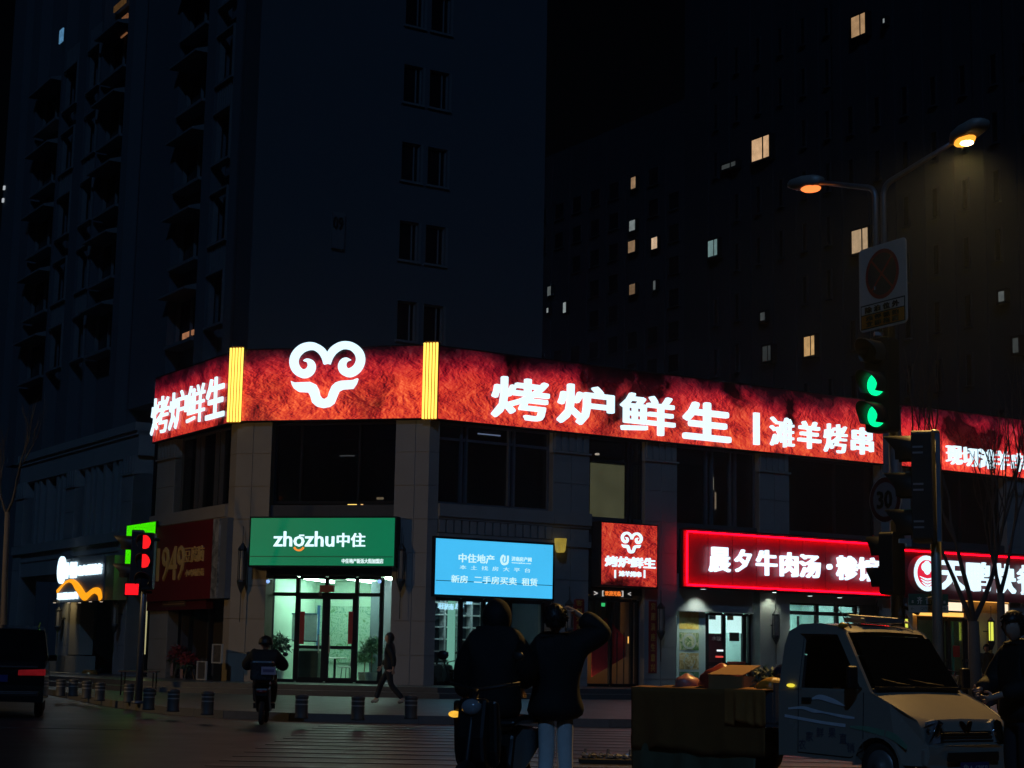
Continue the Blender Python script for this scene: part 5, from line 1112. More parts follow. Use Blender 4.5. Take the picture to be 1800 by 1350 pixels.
    if hair == 'short':
        rn = random.Random(len(label))
        for k in range(420):
            a = rn.uniform(0, 2*pi); t = rn.uniform(0, 1.0); z = 1-1.15*t; q_ = sqrt(max(0, 1-z*z)); d = V((q_*cos(a), q_*sin(a), z))
            if d.y > .35 and d.z < .45: continue
            b0 = V((d.x*.086, d.y*.108-.012, d.z*.122+.016)); tn = d.cross(V((rn.gauss(0, 1), rn.gauss(0, 1), rn.gauss(0, 1)))).normalized(); e_ = (d*.7+V((rn.gauss(0, .3), rn.gauss(0, .3), -.7))).normalized()*rn.uniform(.015, .045)
            b.add([h+Rm @ (b0-tn*.006), h+Rm @ (b0+tn*.006), h+Rm @ (b0+e_)], [(0, 1, 2)])
    if hair == 'long':
        rows = 9; n = 16
        for i in range(rows):
            t = i/(rows-1); z = .06-t*.50; rx = .095+.035*sin(t*2.6); ry = .085-.02*t
            for j in range(n): a = pi+pi*1.25*(j/(n-1)-.5)*1.15; b.v.append(h+Rm @ V((sin(a)*rx*1.05, cos(a)*ry-.03+.01*t+random.uniform(-.004, .004), z)))
        k0 = len(b.v)-rows*n
        for i in range(rows-1):
            for j in range(n-1): b.f.append([k0+i*n+j, k0+i*n+j+1, k0+(i+1)*n+j+1, k0+(i+1)*n+j])
    if hair == 'hood':
        e = MB().ball((0, 0, 0), 1, 20, 14, (.115, .135, .150), .015)
        keep = [f for f in e.f if not (sum(e.v[i].y for i in f)/4 > .07 and abs(sum(e.v[i].x for i in f)/4) < .09)]; b.add([h+Rm @ (v+V((0, -.02, .0))) for v in e.v], keep)
    if hair == 'helmet':
        e = MB().ball((0, 0, 0), 1, 20, 14, (.125, .14, .13)); keep = [f for f in e.f if sum(e.v[i].z for i in f)/4 > -.03]; b.add([h+Rm @ (v+V((0, -.01, .03))) for v in e.v], keep)
    o = b.build({'hood': "hood", 'helmet': "helmet"}.get(hair, "hair"), cm if hair == 'hood' else HAIR, root, local=True, smooth=True)
    sd = o.modifiers.new("thick", 'SOLIDIFY'); sd.thickness = .012
    return root
# ------------------------------------------------------------------ electric scooters
TYRE = mp("tyre", (.012, .012, .012), .8); CHR = mp("chrome", (.55, .56, .58), .12, 1.0, var=.05)
def torus(m, c, R_, r, ax=V((1, 0, 0)), n=24, k=8):
    Rm = V((0, 0, 1)).rotation_difference(ax).to_matrix(); b = len(m.v)
    for i in range(n):
        a = 2*pi*i/n
        for j in range(k): t = 2*pi*j/k; m.v.append(V(c)+Rm @ V(((R_+r*cos(t))*cos(a), (R_+r*cos(t))*sin(a), r*sin(t))))
    for i in range(n):
        for j in range(k): m.f.append([b+i*k+j, b+((i+1) % n)*k+j, b+((i+1) % n)*k+(j+1) % k, b+i*k+(j+1) % k])
    return m
def scooter(label, loc, rz, col=(.02, .02, .025), group=None, box=None, tail=None, headl=None, key=""):
    r = thing("electric_scooter", label, "scooter", loc, group, rz); bm_ = mp("scooter_paint"+key, col, .3, .1, var=.15, coat=.4); X = V((1, 0, 0))
    for y in (.62, -.58):
        w_ = torus(MB(), (0, y, .22), .175, .048).build("wheel", TYRE, r, local=True, smooth=True)
        q = MB(); q.lathe([(.03, -.05), (.05, -.04), (.05, .04), (.03, .05)], (0, y, .22), 12, Matrix.Rotation(pi/2, 3, 'Y'))
        for k in range(5): a = k*2*pi/5; q.tube([(0, y, .22), (0, y+.15*cos(a), .22+.15*sin(a))], .014, 5)
        q.build("rim", CHR, w_, local=True)
    prof = [(.38, .28), (.28, .22), (-.25, .22), (-.40, .30), (-.80, .52), (-.82, .66), (-.30, .70), (-.12, .62), (-.06, .36), (.24, .34), (.30, .60), (.40, .92), (.50, .94), (.56, .62), (.52, .42)]
    MB().prism(prof, lambda a, b, o: V((o, a, b)), -.13, .13).build("body_shell", bm_, r, local=True, bevel=.035)
    MB().prism([(-.78, .70), (-.80, .76), (-.40, .79), (-.10, .74), (-.10, .68), (-.3, .71)], lambda a, b, o: V((o, a, b)), -.14, .14).build("seat", BLACKP, r, local=True, bevel=.03)
    MB().prism([(.36, .36), (.30, .62), (.38, .90), (.46, .92), (.42, .5)], lambda a, b, o: V((o, a, b)), -.20, .20).build("leg_shield", bm_, r, local=True, bevel=.03)
    m = MB().tube([(-.34, .30, 1.06), (-.18, .38, 1.03), (0, .42, 1.0), (.18, .38, 1.03), (.34, .30, 1.06)], .016, 8).tube([(0, .42, 1.0), (0, .47, .9), (0, .60, .4), (0, .62, .22)], [.03, .03, .03, .02], 8); m.build("handlebar", BLACKP, r, local=True, smooth=True)
    for s_ in (1, -1):
        mo = MB().tube([(s_*.28, .34, 1.05), (s_*.33, .36, 1.24)], .007, 5).build("mirror_stalk", BLACKP, r, local=True); MB().ball((s_*.34, .36, 1.28), 1, 10, 6, (.055, .02, .04)).build("mirror", BLACKP, mo, local=True, smooth=True)
    MB().ball((0, .52, .86), 1, 12, 8, (.09, .06, .07)).build("headlight", headl or mp("lamp_glass_dull", (.3, .3, .32), .1), r, local=True, smooth=True)
    MB().ball((0, -.82, .60), 1, 10, 6, (.10, .03, .035)).build("tail_light", tail or mp("tail_dull", (.12, .008, .01), .2), r, local=True, smooth=True)
    if box: MB().box((0, -.82, .98), (.42, .36, .36)).build("top_box", box, r, local=True, bevel=.04)
    return r
# ------------------------------------------------------------------ mini truck
VA = radians(38); TRO = aty(1699, 1320, 17.7); TRO.z = 0
tr = thing("mini_truck", "pale small-cab truck with loaded cargo bed parked in the right foreground", "truck", TRO, None, pi+VA)
VP = mp("truck_paint", (.29, .265, .22), .24, .0, var=.06, scale=1.2, coat=.6)
def loft(m, sections, hw, ny=5, skip=()):   # sections: list of (y,z) outline points; hw(y,z) half width; crowned across
    ts = [-1, -.93, -.6, 0, .6, .93, 1]; n = len(ts); k = len(m.v)
    for y, z in sections:
        w_ = hw(y, z)
        for t in ts: m.v.append(V((t*w_, y, z+.022*(1-t*t)-.012)))
    for i in range(len(sections)-1):
        for j in range(n-1):
            if i in skip and 0 < j < n-2: continue
            m.f.append([k+i*n+j, k+i*n+j+1, k+(i+1)*n+j+1, k+(i+1)*n+j])
def hw(y, z):
    w_ = .74 - .10*max(0, (y+.30)/.32)**2 if y > -.30 else .74
    if z > .98: w_ -= .115*(z-.98)/.72
    return w_
top = [(.02, .30), (.045, .40), (.035, .50), (.0, .52), (-.02, .66), (-.06, .74), (-.16, .80), (-.36, .90), (-.56, .985), (-.60, 1.0), (-.78, 1.27), (-.94, 1.52), (-1.0, 1.60), (-1.10, 1.655), (-1.35, 1.69), (-1.62, 1.68), (-1.78, 1.60), (-1.82, 1.46), (-1.84, 1.10), (-1.84, .98), (-1.84, .32)]
m = MB(); loft(m, top, hw, skip=(9, 10, 11, 17))
def arch(yc, r, z0): return [(yc+r*cos(a), z0+r*sin(a)) for a in [pi*k/10 for k in range(11)]]
AR = [(y, z) for y, z in arch(-.52, .30, .27)]
side = top[:9]+[(-.60, 1.0)]+[(-1.835, 1.0), (-1.84, .32), (-1.30, .30)]+[(-.82, .30)]+AR[::-1]+[(-.22, .30)]
side = top[:10] + [(-1.838, .99), (-1.84, .32), (-.84, .30)] + [(y, z) for y, z in AR[::-1] if z > .29] + [(-.2, .30)]
for sg in (1, -1):
    k = len(m.v); m.v += [V((sg*(hw(y, z)-.002), y, z)) for y, z in side]; m.f.append([k+i for i in range(len(side))])
    # pillars above the belt: frame round the side window
    def P(y, z): return V((sg*(hw(y, z)-.002), y, z))
    fr = [[(-.60, 1.0), (-1.0, 1.60), (-1.10, 1.57), (-.72, 1.02)], [(-1.0, 1.60), (-1.10, 1.655), (-1.35, 1.69), (-1.62, 1.68), (-1.62, 1.58), (-1.10, 1.57)], [(-1.62, 1.68), (-1.78, 1.60), (-1.82, 1.46), (-1.84, .99), (-1.52, .99), (-1.52, 1.52), (-1.62, 1.58)], [(-.60, 1.0), (-.72, 1.02), (-1.52, 1.02), (-1.84, .99)]]
    for q in fr: k = len(m.v); m.v += [P(*a) for a in q]; m.f.append([k+i for i in range(len(q))])
cab = m.build("cab", VP, tr, local=True, smooth=False)
for p in cab.data.polygons: p.use_smooth = len(p.vertices) == 4
es = cab.modifiers.new("split", 'EDGE_SPLIT'); es.split_angle = radians(32)
TG = mglass("truck_glass", (.30, .33, .33), .02, 1.4)
# windscreen sits proud of the loft
m = MB(); W3 = []
for y, z in ((-.615, 1.03), (-.78, 1.285), (-.935, 1.53)):
    for t in (-.90, -.45, 0, .45, .90): W3.append(V((t*hw(y, z), y+.028, z+.03-.01*t*t)))
m.add(W3, [(i*5+j, i*5+j+1, (i+1)*5+j+1, (i+1)*5+j) for i in range(2) for j in range(4)])
ws = m.build("windscreen", mglass("windscreen_glass", (.62, .66, .66), .02, 1.3), tr, local=True, smooth=True)
m = MB()
for a in ((-.42, .10), (.10, .52)): m.tube([(a[0], -.60, 1.065), ((a[0]+a[1])/2, -.605, 1.085), (a[1], -.64, 1.125)], .010, 5)
m.build("wiper", BLACKP, ws, local=True)
MB().box((0, -.585, 1.035), (1.30, .06, .03)).build("cowl", BLACKP, tr, local=True)
for sg in (1, -1):
    q = [(-.74, 1.04), (-1.11, 1.555), (-1.60, 1.555), (-1.50, 1.50), (-1.50, 1.04)]; q = [(-.74, 1.04), (-1.11, 1.555), (-1.46, 1.56), (-1.50, 1.52), (-1.50, 1.04)]
    win = MB().prism([(y, z) for y, z in q], lambda a, b, o: V((sg*(hw(a, b)+o), a, b)), -.03, -.02).build("side_window", TG, tr, local=True)
    dl = MB()
    for pts_ in ([(-.68, .99), (-.70, .42)], [(-1.56, 1.0), (-1.57, .36)], [(-.70, .42), (-.86, .34), (-1.57, .36)], [(-1.56, 1.0), (-1.55, 1.56)]): dl.tube([V((sg*(hw(y, z)+.0), y, z)) for y, z in pts_], .006, 4)
    dr_ = dl.build("door_seam", BLACKP, tr, local=True)
    MB().box((sg*.755, -1.43, .90), (.025, .13, .045)).build("door_handle", BLACKP, tr, local=True, bevel=.008)
    mm = MB().tube([(sg*.72, -.72, 1.02), (sg*.84, -.70, 1.06)], .015, 6); mo = mm.build("mirror_arm", BLACKP, tr, local=True); MB().box((sg*.90, -.69, 1.14), (.13, .06, .22)).build("wing_mirror", BLACKP, mo, local=True, bevel=.02)
    for yw in (-.52, -3.35):
        if yw < -2 and sg < 0: pass
        wl_ = torus(MB(), (sg*.64, yw, .265), .20, .065, n=28, k=10).build("wheel", TYRE, tr, local=True, smooth=True)
        MB().lathe([(.19, -.02), (.19, .02), (.13, .045), (.06, .05), (.05, .07)], (sg*.665, yw, .265), 20, Matrix.Rotation(sg*pi/2, 3, 'Y')).build("rim", mp("rim_steel", (.25, .25, .25), .4, .6), wl_, local=True, smooth=True)
    MB().prism([(y, z) for y, z in arch(-.52, .315, .27)]+[(y, z) for y, z in arch(-.52, .285, .27)][::-1], lambda a, b, o: V((sg*(.74+o), a, b)), -.2, .006).build("arch_lip", VP, tr, local=True)
    # headlight: chrome bowl, clear cover, amber corner
    hp = [(.14, .50), (.30, .485), (.34, .56), (.335, .63), (.27, .70), (.16, .725), (.10, .69)]
    def hx(a, b, o): return V((sg*(.29+a*1.06), .02-.42*max(0, a-.16)**1.35*1.9+o-.18*(b-.5), b+.02))
    hb = MB().prism(hp, hx, -.03, .008).build("headlight", mp("lamp_bowl", (.62, .63, .66), .22, .45, var=.7, scale=34), tr, local=True)
    for cx, cz, rr in ((.17, .60, .055), (.26, .60, .045)): MB().ball(hx(cx, cz, .005), rr, 12, 8, (1, .45, 1)).build("lamp_bulb", CHR, hb, local=True, smooth=True)
    MB().prism([(.305, .585), (.345, .60), (.335, .67), (.30, .69)], hx, .009, .014).build("indicator", mp("amber", (.6, .18, .02), .15), hb, local=True)
    cv = MB().prism([(.29+(a-.29)*1.02 if 0 else a, b) for a, b in hp], hx, .045, .049).build("lamp_cover", mglass("clear_cover", (.9, .92, .95), .02, 1.2), hb, local=True)
    MB().ball((sg*.745, -1.66, 1.04), 1, 8, 6, (.015, .06, .02)).build("side_marker", me("marker_glow", (.9, .75, .06), 1.0), tr, local=True)  # yellow reflection on the marker put in as its own glow
gm = MB()
for k in range(4): gm.box((0, -.012+.004*(k < 2), .50+.036*k), (.86-.02*k, .05, .016))
gm.build("grille", BLACKP, tr, local=True, bevel=.004)
MB().box((0, -.028, .555), (.88, .03, .15)).build("grille_back", mp("deep_black", (.004, .004, .004), .7), tr, local=True)
m = MB(); strip(m, [(-.09, .72, .02), (-.055, .70, .05), (-.02, .655, .045), (0, .62, .02), (.02, .655, .045), (.055, .70, .05), (.09, .72, .02)], lambda a, b, o: V((a, .012-(b-.62)*.22+o, b)), 0, .015, 5); m.build("badge", mp("badge_dark", (.03, .008, .006), .3, .5), tr, local=True)
MB().prism([(-.66, .30), (-.66, .47), (-.40, .50), (.40, .50), (.66, .47), (.66, .30), (.5, .24), (-.5, .24)], lambda a, b, o: V((a, o-.10*max(0, abs(a)-.3)**1.5*3, b)), -.10, .085).build("bumper", VP, tr, local=True, bevel=.02)
MB().box((0, .085, .385), (.80, .02, .09)).build("lower_intake", BLACKP, tr, local=True, bevel=.01)
m = MB(); m.box((0, .098, .275), (.44, .012, .12)); npl = m.build("number_plate", mp("plate_blue", (.012, .03, .16), .35), tr, local=True)
fp = Face((0, 0), (1, 0))
def flat_text(s_, x0, x1, z0, z1, y, mat, par, name="lettering", mir=False):
    vs, fs = text_geo(s_, 0.0); mb = MB(); mb.add([V((x1+(x0-x1)*a, y+.003*c, z0+(z1-z0)*b)) for a, b, c in vs], fs); return mb.build(name, mat, par, local=True)
flat_text("鲁A·62K8", -.19, .19, .235, .315, .105, mp("plate_white", (.5, .5, .52), .5), npl, "plate_characters")
MB().tube([(-.50, -1.05, 1.64), (-.50, -1.10, 1.72), (-.50, -1.26, 1.76), (.25, -1.30, 1.78), (.25, -1.12, 1.74), (-.50, -1.10, 1.72)], .012, 6).box((-.1, -1.24, 1.735), (.62, .30, .05)).build("roof_rack", GREYM, tr, local=True)
MB().tube([(.52, -1.02, 1.64), (.56, -1.22, 1.90)], [.010, .004], 6).build("aerial", BLACKP, tr, local=True)
MB().ball((.60, -1.06, 1.665), 1, 10, 6, (.06, .05, .03)).build("roof_marker", mp("marker_amber", (.6, .3, .03), .2), tr, local=True, smooth=True)
INT = mp("cab_interior", (.02, .02, .022), .8)
MB().box((0, -.80, .98), (1.36, .42, .10)).build("dashboard", INT, tr, local=True, bevel=.03)
for sx in (.34, -.34): MB().box((sx, -1.45, .78), (.48, .46, .14)).box((sx, -1.68, 1.08), (.46, .12, .56)).box((sx, -1.70, 1.44), (.24, .09, .15)).build("seat", INT, tr, local=True, bevel=.03)
torus(MB(), (-.34, -1.08, 1.08), .18, .016, V((0, .75, .66))).build("steering_wheel", BLACKP, tr, local=True, smooth=True)
MB().box((0, -1.3, .52), (1.36, 1.0, .06)).build("cab_floor", INT, tr, local=True)
MB().box((0, -1.10, 1.52), (.22, .03, .06)).build("rear_view_mirror", BLACKP, tr, local=True)
# decal bands on the door, the blue ones lightened for their bright reflection
DEC = mp("decal_blue", (.72, .78, .95), .35, var=.3, scale=10); DG = mp("decal_green", (.18, .36, .24), .35, var=.3, scale=10); DK = mp("decal_dark", (.06, .07, .12), .4)
fnD = lambda a, b, o: V((.742+o, a, b))
for P_, mt in (([(-1.70, .800, .02), (-1.50, .815, .03), (-1.36, .79, .04), (-1.2, .775, .02), (-.95, .745, .03), (-.80, .735, .02)], DEC), ([(-1.75, .725, .03), (-1.5, .700, .03), (-1.2, .672, .03), (-.92, .655, .035)], DEC), ([(-1.38, .905, .01), (-1.26, .93, .05), (-1.08, .895, .05), (-.92, .85, .01)], DEC), ([(-.86, .645, .02), (-.66, .635, .05), (-.42, .60, .06)], DG), ([(-.40, .60, .06), (-.28, .56, .07), (-.14, .47, .04)], DG)):
    m = MB(); strip(m, P_, fnD, .0003 if mt is DEC else .0002, .0012, 6); m.build("decal_band", mt, tr, local=True)
for k, ch in enumerate("农家鲜果直销"):
    a = radians(160-28*k); cy_, cz_ = -1.18-.40*cos(a)*-1*-1, .36+.27*sin(a); vs, fs = text_geo(ch, 0.0)
    MB().add([V((.744+.002*c, cy_-(p-.5)*.11*-1*-1, cz_+(q-.5)*.11)) for p, q, c in [(x, y, z) for x, y, z in vs]], fs).build("decal_character", DK, tr, local=True) if False else None
for k, ch in enumerate("农家鲜果直销"):
    a = radians(155-26*k); yy = -1.18+.36*cos(a)*1.0; zz = .34+.24*sin(a); vs, fs = text_geo(ch, 0.0)
    MB().add([V((.7425+.0006*c, yy+(p-.5)*.10, zz+(q-.5)*.10)) for p, q, c in vs], fs).build("decal_character", DK, tr, local=True)
# chassis and cargo bed
MB().box((0, -2.6, .48), (.9, 1.7, .12)).box((0, -1.0, .36), (1.1, 1.4, .10)).build("chassis", BLACKP, tr, local=True)
BEDM = mp("bed_paint", (.10, .11, .12), .5, .2)
m = MB(); Y0, Y1, ZB1 = -1.92, -4.05, .62
m.box((0, (Y0+Y1)/2, ZB1), (1.48, Y0-Y1, .05)); m.box((.735, (Y0+Y1)/2, .80), (.03, Y0-Y1, .32)); m.box((-.735, (Y0+Y1)/2, .80), (.03, Y0-Y1, .32)); m.box((0, Y0, .85), (1.44, .03, .42)); m.box((0, Y1, .80), (1.44, .03, .32))
m.build("cargo_bed", BEDM, tr, local=True)
TM = Matrix.Translation(TRO) @ Matrix.Rotation(pi+VA, 4, 'Z'); T = lambda x, y, z: TM @ V((x, y, z))
# cloth over the side of the bed and a rough pale sheet below
def drape(name, label, y0, y1, ztop, zbot, x, mat, amp, seed, over=.25, n=60, rows=14):
    rnd = random.Random(seed); m = MB(); ph = [rnd.uniform(0, 6) for _ in range(5)]
    for i in range(rows):
        t = i/(rows-1)
        for j in range(n):
            u = j/(n-1); y = y0+(y1-y0)*u; f = sum(sin(u*(9+7*k)+ph[k])/(k+1.5) for k in range(5))
            if t < .15: p = T(x-over*(1-t/.15), y, ztop+.01*f+.012)
            else: tt = (t-.15)/.85; p = T(x+.03+amp*f*tt, y, ztop-(ztop-zbot-.03*f)*tt)
            m.v.append(p)
    for i in range(rows-1):
        for j in range(n-1): m.f.append([i*n+j, i*n+j+1, (i+1)*n+j+1, (i+1)*n+j])
    o = m.build(name, mat, smooth=True); s_ = o.modifiers.new("thick", 'SOLIDIFY'); s_.thickness = .006; return tag(o, label, "cloth")
drape("display_cloth", "dark brown cloth hanging over the truck's cargo bed", -1.98, -4.10, .975, .28, .76, mp("cloth_brown", (.20, .085, .018), .9, var=.3, scale=4, bump=.4), .03, 3)
drape("plastic_sheet", "crumpled pale olive plastic sheet hanging below the brown cloth to the road", -2.15, -4.14, .42, .03, .73, mp("sheet_olive", (.12, .13, .075), .5, var=.4, scale=5, bump=.6), .04, 8, .02)
drape("display_cloth", "short tan cloth fold hanging beside the cab at the end of the truck bed", -1.95, -2.55, .985, .62, .80, mp("cloth_tan", (.34, .14, .03), .9, var=.3, scale=4, bump=.4), .03, 12, .3)
# goods on the bed
def lump(name, label, cat, c, r, sq, mat, seed, jit=.18, group=None, knot=False, n=22, k=14):
    rnd = random.Random(seed); m = MB(); ph = [(rnd.uniform(2, 7), rnd.uniform(2, 7), rnd.uniform(0, 6)) for _ in range(6)]
    for i in range(k+1):
        th = pi*i/k
        for j in range(n):
            a = 2*pi*j/n; q = 1+jit*sum(sin(p*a+u*th+s_)/6 for p, u, s_ in ph)*2
            z = cos(th)
            if knot and z > .6: q *= 1.0-.45*min(1, (z-.6)/.25)
            m.v.append(V(c)+V((r*sq[0]*sin(th)*cos(a)*q, r*sq[1]*sin(th)*sin(a)*q, r*sq[2]*z*1)))
    for i in range(k):
        for j in range(n): m.f.append([i*n+j, i*n+(j+1) % n, (i+1)*n+(j+1) % n, (i+1)*n+j])
    return tag(m.build(name, mat, smooth=True), label, cat, group)
RB = mp("red_bag_plastic", (.34, .05, .03), .3, var=.35, scale=10, coat=.4)
tag(MB().hexa([T(*p) for p in ((.70, -4.0, .66), (.70, -1.98, .66), (-.70, -1.98, .66), (-.70, -4.0, .66), (.66, -3.9, .90), (.66, -2.0, .90), (-.66, -2.0, .90), (-.66, -3.9, .90))]).build('crate_stack', mp('crate_green', (.03, .06, .04), .6)), 'low dark crates filling the truck bed under the fruit', 'crate')
lump("plastic_bag", "large knotted red plastic bag of fruit on the truck bed", "bag", T(.42, -3.0, 1.02), .24, (.95, .8, 1), RB, 4, .2, None, True)
lump("plastic_bag", "small pinkish plastic bag at the left end of the loaded truck bed", "bag", T(.56, -3.42, 1.0), .14, (1, .9, 1), mp("pink_bag", (.42, .16, .13), .35, var=.3, scale=10), 6, .2, None, True)
lump("plastic_bag", "yellow-orange plastic bag beside the cab on the truck bed", "bag", T(.52, -2.12, 1.0), .15, (1, 1, .8), mp("yellow_bag", (.42, .22, .03), .4, var=.35, scale=9), 9, .25)
lump("watermelon", "dark blue-black round melon on the heap nearest the cab", "fruit", T(.30, -2.16, 1.16), .12, (1.1, 1.0, .85), mp("melon_dark", (.012, .016, .04), .2, var=.3, coat=.3), 2, .02)
for k in range(9):
    c = T(.45+random.uniform(-.3, .2), -2.25-random.uniform(0, 1.2), .97+random.uniform(0, .06)); o = lump("orange", "loose red-orange fruit heaped on the truck bed", "fruit", c, .06, (1, 1, .95), mp("fruit_red", (.34, .07, .02), .4, var=.3), k, .05, "loose fruit on the truck bed", n=12, k=8)
cbx = thing("cardboard_box", "open tan cardboard box with its flap tilted towards the street on the truck bed", "box", T(.50, -2.66, .93), None, pi+VA)
CB = mp("cardboard", (.34, .18, .07), .85, var=.15, scale=6)
m = MB()
for c, d in (((0, 0, .01), (.40, .52, .015)), ((.2, 0, .10), (.015, .52, .18)), ((-.2, 0, .10), (.015, .52, .18)), ((0, .26, .10), (.40, .015, .18)), ((0, -.26, .10), (.40, .015, .18))): m.box(c, d)
m.build("box_body", CB, cbx, local=True); MB().hexa([V((.21, -.27, .195)), V((.21, .27, .195)), V((-.10, .24, .30)), V((-.10, -.24, .30)), V((.21, -.27, .205)), V((.21, .27, .205)), V((-.10, .24, .31)), V((-.10, -.24, .31))]).build("lid_flap", CB, cbx, local=True)
def leafy(name, label, cat, c, r, n, mat, seed, group=None, tall=1.0, sz=.06):
    rnd = random.Random(seed); m = MB()
    for k in range(n):
        d = V((rnd.gauss(0, 1), rnd.gauss(0, 1), abs(rnd.gauss(0, 1))*tall)).normalized(); p = V(c)+V((d.x*r, d.y*r, d.z*r*tall))*rnd.uniform(.3, 1); t = d.cross(V((rnd.gauss(0, 1), rnd.gauss(0, 1), rnd.gauss(0, 1)))).normalized(); q = sz*rnd.uniform(.6, 1.4); u = (d*.6+t.cross(d)*.7).normalized()
        m.add([p-t*q*.4, p+u*q, p+t*q*.4+u*q*.1, p+u*q*1.9+V((0, 0, -.2*q))], [(0, 1, 2), (1, 3, 2)])
    if cat: return tag(m.build(name, mat), label, cat, group)
    return m
leafy("green_vegetables", "bunch of dark leafy vegetables between the cardboard box and the melon", "vegetables", T(.40, -2.36, .98), .20, 260, mp("leaf_dark", (.03, .06, .035), .6, var=.4, scale=20), 3, None, 1.1, .05)
leafy("green_vegetables", "pale green leafy bunch behind the big red bag on the truck bed", "vegetables", T(.10, -2.62, 1.02), .2, 200, mp("leaf_pale", (.08, .16, .10), .6, var=.4, scale=20), 4, None, 1.0, .05)
# crumpled scraps on the road by the truck
g = atz(1085, 1342, 0.0); sc_ = thing("scrap_heap", "low flat crate of crumpled glinting scraps on the road left of the truck", "rubbish", g)
MB().box(g+V((0, 0, .03)), (.95, .40, .05)).build("flat_crate", mp("crate_brown", (.05, .04, .02), .8), sc_)
for k in range(9): 
    c = g+V((-.40+.1*k, random.uniform(-.1, .1), .085)); mm = MB(); mm.ball(c, .055, 7, 5, (1.1, 1, .7), .35); mm.build("scrap", mp("foil", (.45, .45, .44), .25, .7, var=.5, scale=30), sc_)
for k in range(3): MB().tube([g+V((-.4+.28*k, .1, .05)), g+V((-.39+.28*k, .1, .17))], .02, 6).build("stake", mp("stake_grey", (.2, .2, .18), .7), sc_)
# ------------------------------------------------------------------ the couple with their scooter, and the man on the right
YC = 15.6
p = aty(976, 1300, YC); p.z = 0
person("man in black jacket and pale jeans, arm raised to his head, back turned", p, radians(10), dict(elr=(.46, .05, 1.52), wrr=(.20, .10, 1.70), ell=(-.27, .05, 1.15), wrl=(-.26, .25, 1.02), hd=(.0, .05, 1.63), shr=(.18, 0, 1.43), knl=(-.07, .03, .49), knr=(.09, .01, .49), hir=(.085, 0, .9)), coat=(.005, .005, .0055), trou=(.72, .73, .70), coat_len=.72, coat_r=.075, coat_bottom=.36, head_yaw=-.5, curl=(.9, .6), scale=.985, key="_man")
p = aty(869, 1300, YC-.3); p.z = 0
person("woman in a long black hooded coat seen from behind beside the scooter", p, radians(-12), dict(hd=(0, .03, 1.60), elr=(.26, .08, 1.14), wrr=(.16, .30, 1.04), ell=(-.28, .08, 1.14), wrl=(-.30, .16, .88)), coat=(.0045, .0045, .005), trou=(.55, .60, .62), coat_len=.70, coat_r=.075, hair='hood', scale=1.01, coat_bottom=.29, key="_woman")
p = aty(858, 1345, YC-.9); p.z = 0
scooter("black scooter with an amber lamp standing between the couple in the foreground", p+V((.05, .35, 0)), radians(158), (.012, .012, .013), key="_fg")
sa = [o for o in bpy.data.objects if o.name.startswith("electric_scooter")][-1]
MB().ball((.16, .50, .80), 1, 10, 6, (.055, .02, .028)).build("amber_lamp", me("scooter_amber", (1, .52, .05), 1.0, .5, 30), sa, local=True, smooth=True)
p = aty(1795, 1300, 15.2); p.z = 0
person("man in a black jacket at the right edge holding a phone, short black hair", p, radians(112), dict(elr=(.24, .10, 1.12), wrr=(.10, .36, 1.06), ell=(-.27, .06, 1.12), wrl=(-.12, .34, 1.02), hd=(0, .05, 1.60)), coat=(.005, .005, .0055), trou=(.02, .02, .025), coat_len=.76, coat_r=.05, head_yaw=.35, head_pitch=-.25, curl=(.9, .9), scale=1.0, key="_right", coat_bottom=.24)
# ------------------------------------------------------------------ rider on the left, walker, parked scooters
p = atz(463, 1272, 0.0)
scooter("black scooter ridden away along the far lane, two small glinting plates at its back", p, radians(4), (.012, .012, .014), key="_rider", box=mp("rider_box", (.02, .02, .024), .25, coat=.5))
person("rider in bulky black winter clothes on the far lane scooter, seen from behind", p+V((0, -.15, .0)), radians(4), dict(pel=(0, -.1, .82), sp=(0, -.06, .98), ch=(0, 0, 1.16), nb=(0, .04, 1.30), nk=(0, .06, 1.36), hd=(0, .09, 1.45), shr=(.19, 0, 1.26), shl=(-.19, 0, 1.26), elr=(.34, .16, 1.06), ell=(-.34, .16, 1.06), wrr=(.33, .42, 1.08), wrl=(-.33, .42, 1.08), hir=(.1, -.06, .80), hil=(-.1, -.06, .80), knr=(.17, .34, .72), knl=(-.17, .34, .72), anr=(.15, .34, .36), anl=(-.15, .34, .36), tor=(.15, .48, .33), tol=(-.15, .48, .33)), coat=(.006, .006, .007), coat_len=.74, coat_r=.07, hair='helmet', key="_rider", coat_bottom=.24)
rp_ = thing("rear_plate", "pale small plate on the back of the far lane scooter", "plate", p+V((.23, -1.06, .93))); 
MB().box(p+V((.20, -1.06, .98)), (.26, .02, .14)).build("plate", mp("plate_lilac", (.32, .30, .42), .5), rp_); MB().box(p+V((.20, -1.072, .98)), (.20, .006, .05)).build("plate_line", mp("plate_line2", (.12, .1, .2), .5), rp_)
p = atz(683, 1239, .15)
person("long-haired woman in dark clothes striding left across the pavement", p, radians(82), dict(knr=(.09, .22, .52), anr=(.10, .34, .12), tor=(.11, .47, .05), knl=(-.09, -.06, .48), anl=(-.09, -.36, .14), tol=(-.09, -.24, .05), elr=(.22, .10, 1.12), wrr=(.2, .24, .92), ell=(-.22, -.14, 1.12), wrl=(-.22, -.14, .88)), coat=(.009, .009, .010), trou=(.014, .014, .016), coat_len=.80, coat_r=.03, hair='long', scale=.97, key="_walker", shoe=(.25, .24, .22))
SG = "scooters parked in front of the shops"
